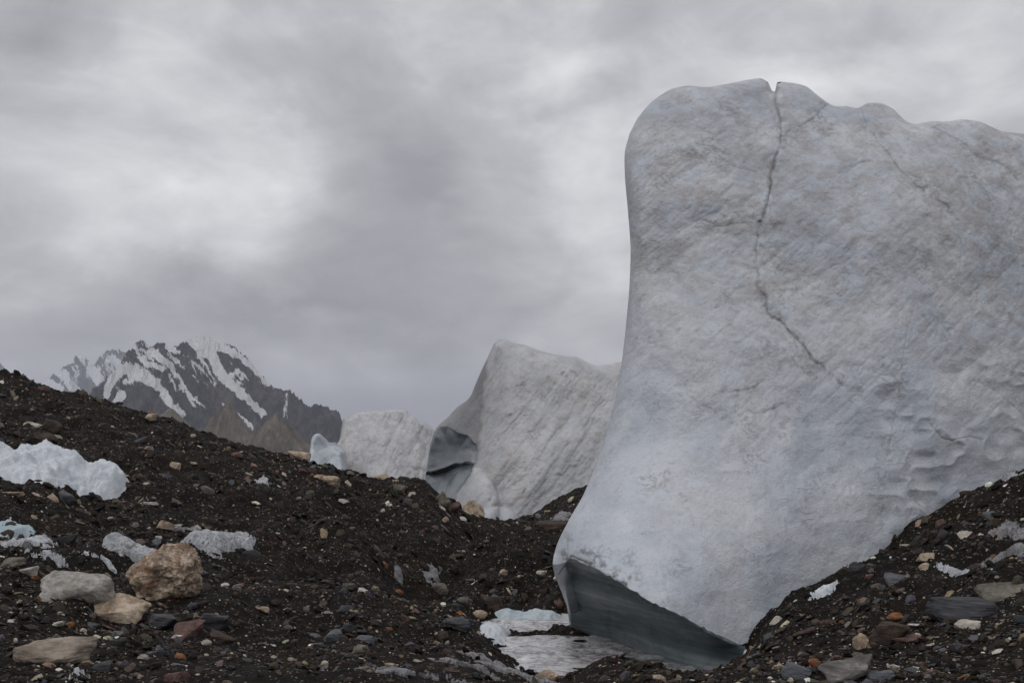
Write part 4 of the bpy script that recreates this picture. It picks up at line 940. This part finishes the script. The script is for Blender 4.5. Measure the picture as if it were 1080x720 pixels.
ROCKS = [
 # u, v, w, h, mat, kind, seed, extras, label
 (172, 607, 69, 66, 'boulder', 'round', 15, dict(name='boulder', rough=0.13, depth=0.95, sink=0.08, detail=5, cat='boulder'), 'big rounded brown and tan boulder on the left foreground gravel'),
 (88, 621, 86, 44, 'grey', 'wedge', 8, dict(depth=0.45, roll=0.18, sink=0.15), 'large grey angular rock with a slanting top, left of the big brown boulder'),
 (118, 643, 80, 36, 'tan', 'angular', 12, dict(depth=0.4, sink=0.1, rough=0.05), 'long tan rock leaning in front of the grey angular rock'),
 (58, 688, 78, 36, 'sand', 'wedge', 21, dict(depth=0.7, sink=0.1, roll=0.08), 'tan-grey slab-like rock in the lower left corner'),
 (199, 664, 40, 26, 'maroon', 'wedge', 31, dict(sink=0.15), 'maroon angular rock in front of the big brown boulder'),
 (226, 656, 32, 24, 'slate', 'angular', 32, dict(sink=0.2), 'dark wet slate rock behind the maroon rock'),
 (235, 671, 30, 16, 'dbrown', 'angular', 33, dict(sink=0.2), 'dark rock with rusty edge, right of the maroon rock'),
 (172, 656, 36, 16, 'slate', 'slab', 34, dict(sink=0.2), 'dark wet slab tucked under the big brown boulder'),
 (36, 448, 22, 7, 'pale', 'angular', 35, dict(sink=0.3), 'pale flat rock above the white ice mound'),
 (57, 449, 20, 14, 'dbrown', 'round', 36, {}, 'dark rounded rock right of the pale flat rock above the ice mound'),
 (46, 461, 30, 13, 'dbrown', 'round', 37, {}, 'large dark rock resting at the top of the white ice mound'),
 (89, 464, 9, 6, 'slate', 'angular', 38, {}, 'small dark rock on the slope, right of the dark pair above the ice'),
 (185, 491, 12, 8, 'tan', 'round', 39, {}, 'small round tan rock in the middle of the left slope'),
 (173, 502, 16, 8, 'slate', 'slab', 40, {}, 'dark slab just below the small round tan rock'),
 (250, 480, 14, 8, 'maroon', 'round', 41, {}, 'pinkish rounded rock near the crest of the left slope'),
 (316, 481, 26, 10, 'tan', 'slab', 42, {}, 'tan flat rock on the crest below the right foothill'),
 (374, 492, 24, 10, 'bluesl', 'angular', 43, dict(sink=0.15), 'blue-grey rock on the crest in front of the far ice tower'),
 (400, 495, 18, 9, 'dbrown', 'block', 44, dict(sink=0.05), 'dark brown block perched on the crest before the far ice tower'),
 (403, 503, 20, 8, 'tan', 'angular', 45, {}, 'tan rock wedged under the dark brown crest block'),
 (349, 507, 20, 12, 'tan', 'angular', 46, {}, 'angular tan rock just below the crest, left of the blue-grey rock'),
 (336, 503, 18, 7, 'tan', 'angular', 47, {}, 'small tan rock touching the angular tan rock below the crest'),
 (466, 528, 26, 22, 'olive', 'angular', 48, dict(sink=0.3), 'olive-grey boulder left of the tan boulder in the saddle'),
 (480, 535, 14, 14, 'maroon', 'angular', 52, {}, 'dark reddish rock between the two saddle boulders'),
 (498, 535, 30, 20, 'tan', 'angular', 49, dict(sink=0.25, name='boulder'), 'tan boulder in the saddle under the pointed ice tower'),
 (60, 511, 20, 8, 'tan', 'slab', 50, {}, 'tan flat rock on the lower edge of the white ice mound'),
 (57, 524, 14, 9, 'tan', 'angular', 51, {}, 'small tan rock just below the white ice mound'),
 (12, 521, 24, 6, 'tan', 'slab', 53, {}, 'thin brown slab under the white ice mound at the left edge'),
 (70, 524, 22, 14, 'bluesl', 'angular', 54, {}, 'grey rock half buried right of the small tan rock'),
 (8, 562, 14, 9, 'dbrown', 'angular', 55, {}, 'brown rock sitting in the meltwater pool'),
 (462, 620, 24, 12, 'olive', 'round', 56, dict(sink=0.15), 'round brown-grey rock at the foot of the middle slope'),
 (420, 624, 12, 6, 'rust', 'round', 57, {}, 'small orange rock left of the round brown-grey rock'),
 (531, 603, 10, 7, 'tan', 'round', 58, {}, 'small tan rock on the dark mound above the stream'),
 (521, 636, 26, 14, 'dbrown', 'wedge', 59, {}, 'dark brown wedge-shaped rock above the stream bend'),
 (490, 634, 18, 12, 'olive', 'angular', 60, {}, 'grey-brown rock left of the dark brown wedge'),
 (480, 657, 36, 12, 'slate', 'angular', 61, {}, 'long black rock left of the stream bend'),
 (485, 648, 11, 8, 'rust', 'round', 62, {}, 'small orange-tan rock on top of the long black rock'),
 (505, 647, 18, 9, 'tan', 'round', 63, {}, 'tan rounded rock between the long black rock and the dark wedge'),
 (352, 670, 22, 15, 'bluesl', 'angular', 64, {}, 'grey angular rock on the flat ground left of centre'),
 (366, 662, 12, 10, 'slate', 'angular', 65, {}, 'dark rock touching the grey angular rock left of centre'),
 (385, 673, 22, 8, 'bluesl', 'slab', 66, {}, 'flat grey slab right of the grey angular rock'),
 (381, 683, 20, 9, 'olive', 'slab', 67, {}, 'brownish slab just under the flat grey slab'),
 (342, 700, 9, 9, 'pale', 'round', 68, {}, 'small pale round rock near the bottom edge left of centre'),
 (588, 637, 13, 10, 'maroon', 'round', 69, {}, 'pinkish round rock at the corner of the huge ice tower'),
 (556, 625, 10, 6, 'rust', 'angular', 70, {}, 'small rusty rock below the dark mound'),
 (578, 714, 30, 14, 'boulder', 'angular', 71, {}, 'brown rock at the bottom edge in front of the stream'),
 (584, 555, 38, 12, 'dbrown', 'slab', 72, {}, 'dark rusty slab on the ridge left of the huge tower'),
 (1022, 661, 32, 15, 'pale', 'angular', 73, dict(sink=0.15), 'cream-white angular rock on the right foreground slope'),
 (1016, 645, 74, 28, 'slate', 'slab', 74, dict(sink=0.15, roll=0.1), 'big layered black slate slab above the cream-white rock'),
 (1020, 564, 20, 8, 'pale', 'slab', 75, {}, 'pale flat rock high on the right slope'),
 (973, 597, 13, 9, 'tan', 'angular', 76, {}, 'tan rock in the middle of the right slope'),
 (937, 668, 44, 30, 'dbrown', 'block', 77, dict(sink=0.15), 'dark brown block with a flat face on the right slope'),
 (944, 650, 18, 9, 'rust', 'round', 78, {}, 'rounded orange rock on top of the dark brown block'),
 (952, 676, 40, 13, 'maroon', 'slab', 79, {}, 'flat maroon slab below the dark brown block'),
 (909, 678, 20, 20, 'tan', 'angular', 80, dict(rough=0.12), 'knobbly tan rock left of the dark brown block'),
 (896, 706, 62, 28, 'stripe', 'slab', 81, dict(sink=0.15, roll=-0.1), 'large grey slab with pale bands on the bottom edge'),
 (840, 709, 30, 18, 'bluesl', 'slab', 82, dict(roll=0.2), 'blue-grey slab left of the banded slab'),
 (857, 699, 14, 11, 'rust', 'angular', 83, dict(rough=0.12), 'bright orange crumbly rock between the grey slabs'),
 (822, 702, 20, 9, 'tan', 'angular', 84, {}, 'flat tan rock left of the bright orange rock'),
 (928, 713, 30, 14, 'bluesl', 'slab', 85, {}, 'dark grey slab right of the banded slab'),
 (846, 668, 26, 13, 'dbrown', 'wedge', 86, {}, 'dark brown rock low on the gravel under the tower foot'),
 (1060, 624, 60, 18, 'olive', 'slab', 87, dict(sink=0.3), 'broad brownish slab at the right edge above the black slab'),
 (944, 611, 24, 13, 'bluesl', 'slab', 88, dict(roll=0.2), 'grey slab in the middle of the right slope'),
 (978, 587, 20, 8, 'tan', 'slab', 89, {}, 'flat tan slab just above the tan rock of the right slope'),
 (1048, 543, 20, 9, 'bluesl', 'slab', 90, {}, 'grey flat rock near the top of the right slope'),
 (1027, 529, 11, 5, 'pale', 'angular', 91, {}, 'small cream rock near the top of the right slope'),
 (903, 597, 22, 12, 'slate', 'angular', 92, {}, 'dark rock on the moraine edge against the huge tower'),
 (862, 610, 18, 9, 'slate', 'slab', 93, {}, 'dark slab on the moraine edge left of the white ice strip'),
 (1020, 520, 22, 8, 'dbrown', 'slab', 94, {}, 'brown slab on the upper moraine edge against the huge tower'),
 (73, 659, 12, 8, 'rust', 'round', 95, {}, 'small orange rock in front of the long tan rock'),
 (38, 609, 12, 7, 'rust', 'angular', 96, {}, 'small orange rock left of the grey angular rock'),
 (190, 692, 13, 8, 'rust', 'round', 97, {}, 'orange round rock below the maroon rock'),
 (28, 602, 22, 12, 'grey', 'wedge', 98, {}, 'small greenish-grey wedge left of the grey angular rock'),
 (12, 592, 26, 10, 'olive', 'slab', 99, {}, 'dark flat rock at the left edge below the meltwater pool'),
 (90, 605, 18, 8, 'dbrown', 'angular', 100, {}, 'rusty brown rock peeping behind the grey angular rock'),
 (61, 659, 13, 8, 'pale', 'slab', 101, dict(roll=-0.4), 'white sliver of rock left of the small orange rock in front'),
 (88, 665, 8, 7, 'pale', 'round', 102, {}, 'small cream round rock in front of the long tan rock'),
 (95, 659, 20, 8, 'bluesl', 'slab', 103, {}, 'grey flat rock beside the small cream round rock'),
 (278, 643, 13, 8, 'tan', 'wedge', 104, {}, 'pale tan wedge on the dark ground right of the big boulder'),
 (248, 600, 16, 7, 'slate', 'slab', 105, {}, 'dark flat rock below the grey ice outcrop'),
 (151, 693, 12, 8, 'grey', 'round', 106, {}, 'whitish-grey round rock near the bottom edge below the boulders'),
 (170, 686, 15, 12, 'bluesl', 'angular', 107, {}, 'blue-grey rock left of the orange round rock'),
 (108, 703, 22, 16, 'slate', 'wedge', 108, {}, 'black wedge rock right of the lower left slab'),
 (187, 714, 26, 14, 'maroon', 'wedge', 109, {}, 'pinkish-brown rock cut by the bottom edge'),
 (216, 678, 14, 8, 'pale', 'round', 110, {}, 'cream rock just below the maroon rock'),
]
for u, v, w, h, mt, kd, sd, ex, lb in ROCKS: rock(u, v, w, h, mt, lb, kd, sd, **ex)

# ------------------------------------------------------------------ loose stones: the largest as things, the rest as gravel
def loose_stones(count=215):
    protos = [(k, rock_mesh(900+i, k, 2, 0.05)) for i, k in enumerate(['slab', 'slab', 'slab', 'angular', 'angular', 'angular', 'wedge', 'block', 'round', 'slab', 'wedge', 'angular'])]
    for _, me in protos: me.materials.append(SLATE); me.polygons.foreach_set('use_smooth', np.zeros(len(me.polygons), bool))
    words = dict(tan='tan', grey='grey', slate='dark slate', bluesl='blue-grey', dbrown='dark brown', maroon='maroon', rust='rusty orange', pale='cream', olive='olive-grey')
    shape = dict(slab='flat', angular='angular', wedge='wedge-shaped', block='blocky', round='rounded')
    pal = ['slate']*5+['bluesl']*5+['dbrown']*4+['olive']*3+['tan']*3+['maroon']*2+['rust']*1+['pale']*2+['grey']*2
    marks = [(172, 607, 'big brown boulder'), (85, 620, 'grey angular rock'), (58, 688, 'lower left slab rock'), (199, 664, 'maroon rock'), (36, 495, 'white ice mound'), (208, 580, 'grey ice outcrop'),
             (316, 481, 'flat crest rock'), (374, 492, 'blue-grey crest rock'), (498, 535, 'tan saddle boulder'), (462, 620, 'round brown-grey rock'), (521, 636, 'dark wedge rock'), (352, 670, 'grey rock left of centre'),
             (523, 668, 'stream bend'), (342, 700, 'small pale round rock'), (1022, 661, 'cream-white rock'), (1016, 640, 'black slate slab'), (937, 668, 'dark brown block'), (896, 706, 'banded slab'), (857, 699, 'bright orange rock'),
             (868, 627, 'white ice strip'), (973, 597, 'tan rock on the right slope'), (1064, 562, 'speckled ice patch'), (720, 705, 'dark undercut'), (185, 491, 'round tan slope rock'), (250, 480, 'pinkish crest rock'), (120, 430, 'upper left crest')]
    r = np.random.default_rng(77); out = []; tries = 0
    while len(out) < count and tries < 60000:
        tries += 1
        u = r.uniform(4, 1076); d = math.exp(r.uniform(math.log(6.6), math.log(34)))
        x = (u-540)/F*d
        if 575 < u and d > 11.2+max(0, (u-760)/320*4.2) : continue
        gz = float(ground_z(np.array([x]), np.array([d]))[0]); v = HOR-(gz-EYE)/d*F
        if v > 716 or not visible(np.array([u]), d)[0]: continue
        if 505 < u < 660 and 645 < v < 712: continue
        s = min(5.8*(1-r.uniform())**(-1/2.3), 22)*(1.2 if v > 620 else 0.9)
        if any(abs(u-a) < c+s*0.5 and abs(v-b) < e+s*0.4 for a, b, c, e in PLACED): continue
        out.append((u, v, d, x, gz, s)); PLACED.append((u, v, s*0.5, s*0.3))
    items = []
    for u, v, d, x, gz, s in out:
        k, me = protos[r.integers(len(protos))]; mt = pal[r.integers(len(pal))]
        o = bpy.data.objects.new('stone', me); COL.objects.link(o)
        o.material_slots[0].link = 'OBJECT'; o.material_slots[0].material = MATS[mt]
        sw = s/F*d; hh = r.uniform(0.25, 0.4) if k in ('slab', 'wedge') else r.uniform(0.5, 0.75)
        o.scale = (sw*r.uniform(0.9, 1.2), sw*r.uniform(0.6, 1.0), sw*hh)
        e, n = slope_euler(x, d, 0, 0.9)
        o.rotation_euler = (e.x+r.normal()*0.16, e.y+r.normal()*0.16, r.uniform(0, 6.28))
        o.location = (x, d, gz+sw*hh*0.22)
        size = 'tiny' if s < 7 else ('small' if s < 10 else 'hand-sized')
        mu, mv, mn = min(marks, key=lambda q: math.hypot(q[0]-u, (q[1]-v)*1.3))
        du, dv = u-mu, v-mv
        rel = ('right of' if du > 0 else 'left of') if abs(du) > abs(dv)*1.2 else ('in front of' if dv > 0 else 'behind')
        items.append((o, size, words[mt], shape[k], rel, mn, math.hypot(du, dv)))
    by = {}
    for it in items: by.setdefault(it[1:6], []).append(it)
    order = ['nearest', 'second nearest', 'third nearest', 'fourth nearest', 'fifth nearest']
    for key, ls in by.items():
        ls.sort(key=lambda q: q[6])
        for i, it in enumerate(ls):
            size, c, sh, rel, mn = key
            lb = f'{size} {c} {sh} stone {rel} the {mn}'
            if len(ls) > 1: lb += f', {order[min(i, 4)]} to it'
            tag(it[0], lb, 'stone', 'loose stones scattered over the moraine')
loose_stones()

def gravel(n=120000):
    r = np.random.default_rng(5)
    u = r.uniform(-200, 1280, n); d = np.exp(r.uniform(math.log(4.6), math.log(44), n))
    x = (u-540)/F*d
    # none under the towers or in the water
    ok = ~((u > 590) & (d > 12.4+np.clip((u-760)/320*4.4, -0.5, 9)) & (d < 30))
    gz = ground_z(x, d); v = HOR-(gz-EYE)/d*F
    wet = (u > 505) & (u < 655) & (v > 650) & (v < 712) & (d > 11.5)
    ok &= ~(wet & (r.uniform(size=n) < 0.6))
    ok &= ~((polydist(x, d, GULLY)[0] < 0.28) & (r.uniform(size=n) < 0.8))
    # finer and coarser drifts
    cl = fbm(x*0.5, d*0.5, 0, 3, seed=800)
    ok &= r.uniform(size=n) < np.clip(0.72+1.7*cl, 0.16, 1)
    u, d, x, gz, v = (a[ok] for a in (u, d, x, gz, v)); n = len(u)
    s = np.minimum(1.55*(1-r.uniform(size=n))**(-1/1.85), 13.0)*np.clip((12/d)**0.3, 0.72, 1.4)*d/F*1.2
    ico = np.array([(0, 0, -1), (.72, -.53, -.45), (-.28, -.85, -.45), (-.89, 0, -.45), (-.28, .85, -.45), (.72, .53, -.45), (.28, -.85, .45), (-.72, -.53, .45), (-.72, .53, .45), (.28, .85, .45), (.89, 0, .45), (0, 0, 1)])
    fi = np.array([(0,1,2),(1,0,5),(0,2,3),(0,3,4),(0,4,5),(1,5,10),(2,1,6),(3,2,7),(4,3,8),(5,4,9),(1,10,6),(2,6,7),(3,7,8),(4,8,9),(5,9,10),(6,10,11),(7,6,11),(8,7,11),(9,8,11),(10,9,11)])
    P = ico[None]*r.uniform(0.62, 1.12, (n, 12, 1))
    P = P*np.stack([np.ones(n), r.uniform(0.5, 1, n), np.where(r.uniform(size=n) < 0.65, r.uniform(0.16, 0.38, n), r.uniform(0.45, 0.8, n))], -1)[:,None,:]
    # random tilt then yaw
    a, b, c = r.normal(0, 0.42, n), r.normal(0, 0.42, n), r.uniform(0, 6.28, n)
    def rot(P, ang, i, j):
        ca, sa = np.cos(ang)[:,None], np.sin(ang)[:,None]; Q = P.copy()
        Q[...,i] = P[...,i]*ca-P[...,j]*sa; Q[...,j] = P[...,i]*sa+P[...,j]*ca; return Q
    P = rot(rot(rot(P, c, 0, 1), a, 1, 2), b, 0, 2)
    e = 0.25
    gx = (ground_z(x+e, d, False)-ground_z(x-e, d, False))/(2*e); gy = (ground_z(x, d+e, False)-ground_z(x, d-e, False))/(2*e)
    P = P*(s*0.5)[:,None,None]
    P[...,2] += P[...,0]*gx[:,None]+P[...,1]*gy[:,None]
    P = P+np.stack([x, d, gz+s*0.13], -1)[:,None,:]
    pal = np.array([(0.012, 0.0096, 0.008), (0.027, 0.021, 0.017), (0.056, 0.043, 0.033), (0.047, 0.047, 0.050), (0.080, 0.080, 0.084), (0.11, 0.095, 0.078), (0.20, 0.155, 0.105), (0.15, 0.075, 0.038), (0.095, 0.060, 0.050), (0.32, 0.28, 0.22), (0.50, 0.47, 0.42)])
    pw = np.array([26, 22, 16, 10, 6, 6, 4, 0.9, 2.2, 3.0, 2.4]); pw = pw/pw.sum()
    ci = r.choice(len(pal), n, p=pw)
    tint = pal[ci]*r.uniform(0.75, 1.3, (n, 1))*(1+r.normal(0, 0.05, (n, 3)))
    tint = np.repeat(np.clip(tint, 0.004, 0.7), 12, axis=0)
    Fc = (fi[None]+12*np.arange(n)[:,None,None]).reshape(-1, 3)
    o = mesh_from('gravel', P.reshape(-1, 3), Fc, mat_gravel(), smooth=False, attrs={'tint': tint})
    tag(o, 'countless small dark slaty stones and pale chips covering the moraine', 'gravel', kind='stuff')
gravel()

# ------------------------------------------------------------------ haze
def haze():
    m = bpy.data.materials.new('thin_air'); m.use_nodes = True; t = NT(m.node_tree)
    vol = t.node('ShaderNodeVolumePrincipled'); out = t.node('ShaderNodeOutputMaterial')
    vol.inputs['Color'].default_value = (0.80, 0.84, 0.93, 1); vol.inputs['Density'].default_value = HAZE; vol.inputs['Anisotropy'].default_value = 0.2
    t.l.new(vol.outputs[0], out.inputs['Volume'])
    x, y0, y1, z0, z1 = 31000, -31000, 31000, -300, 1050
    V = np.array([(sx*x, y, z) for z in (z0, z1) for y in (y0, y1) for sx in (-1, 1)])
    Fc = np.array([(0, 2, 3, 1), (4, 5, 7, 6), (0, 1, 5, 4), (2, 6, 7, 3), (0, 4, 6, 2), (1, 3, 7, 5)])
    o = mesh_from('haze', V, Fc, m, smooth=False)
    tag(o, 'thin mountain haze filling the valley air', 'haze', kind='stuff')
HAZE = 0.00007
haze()
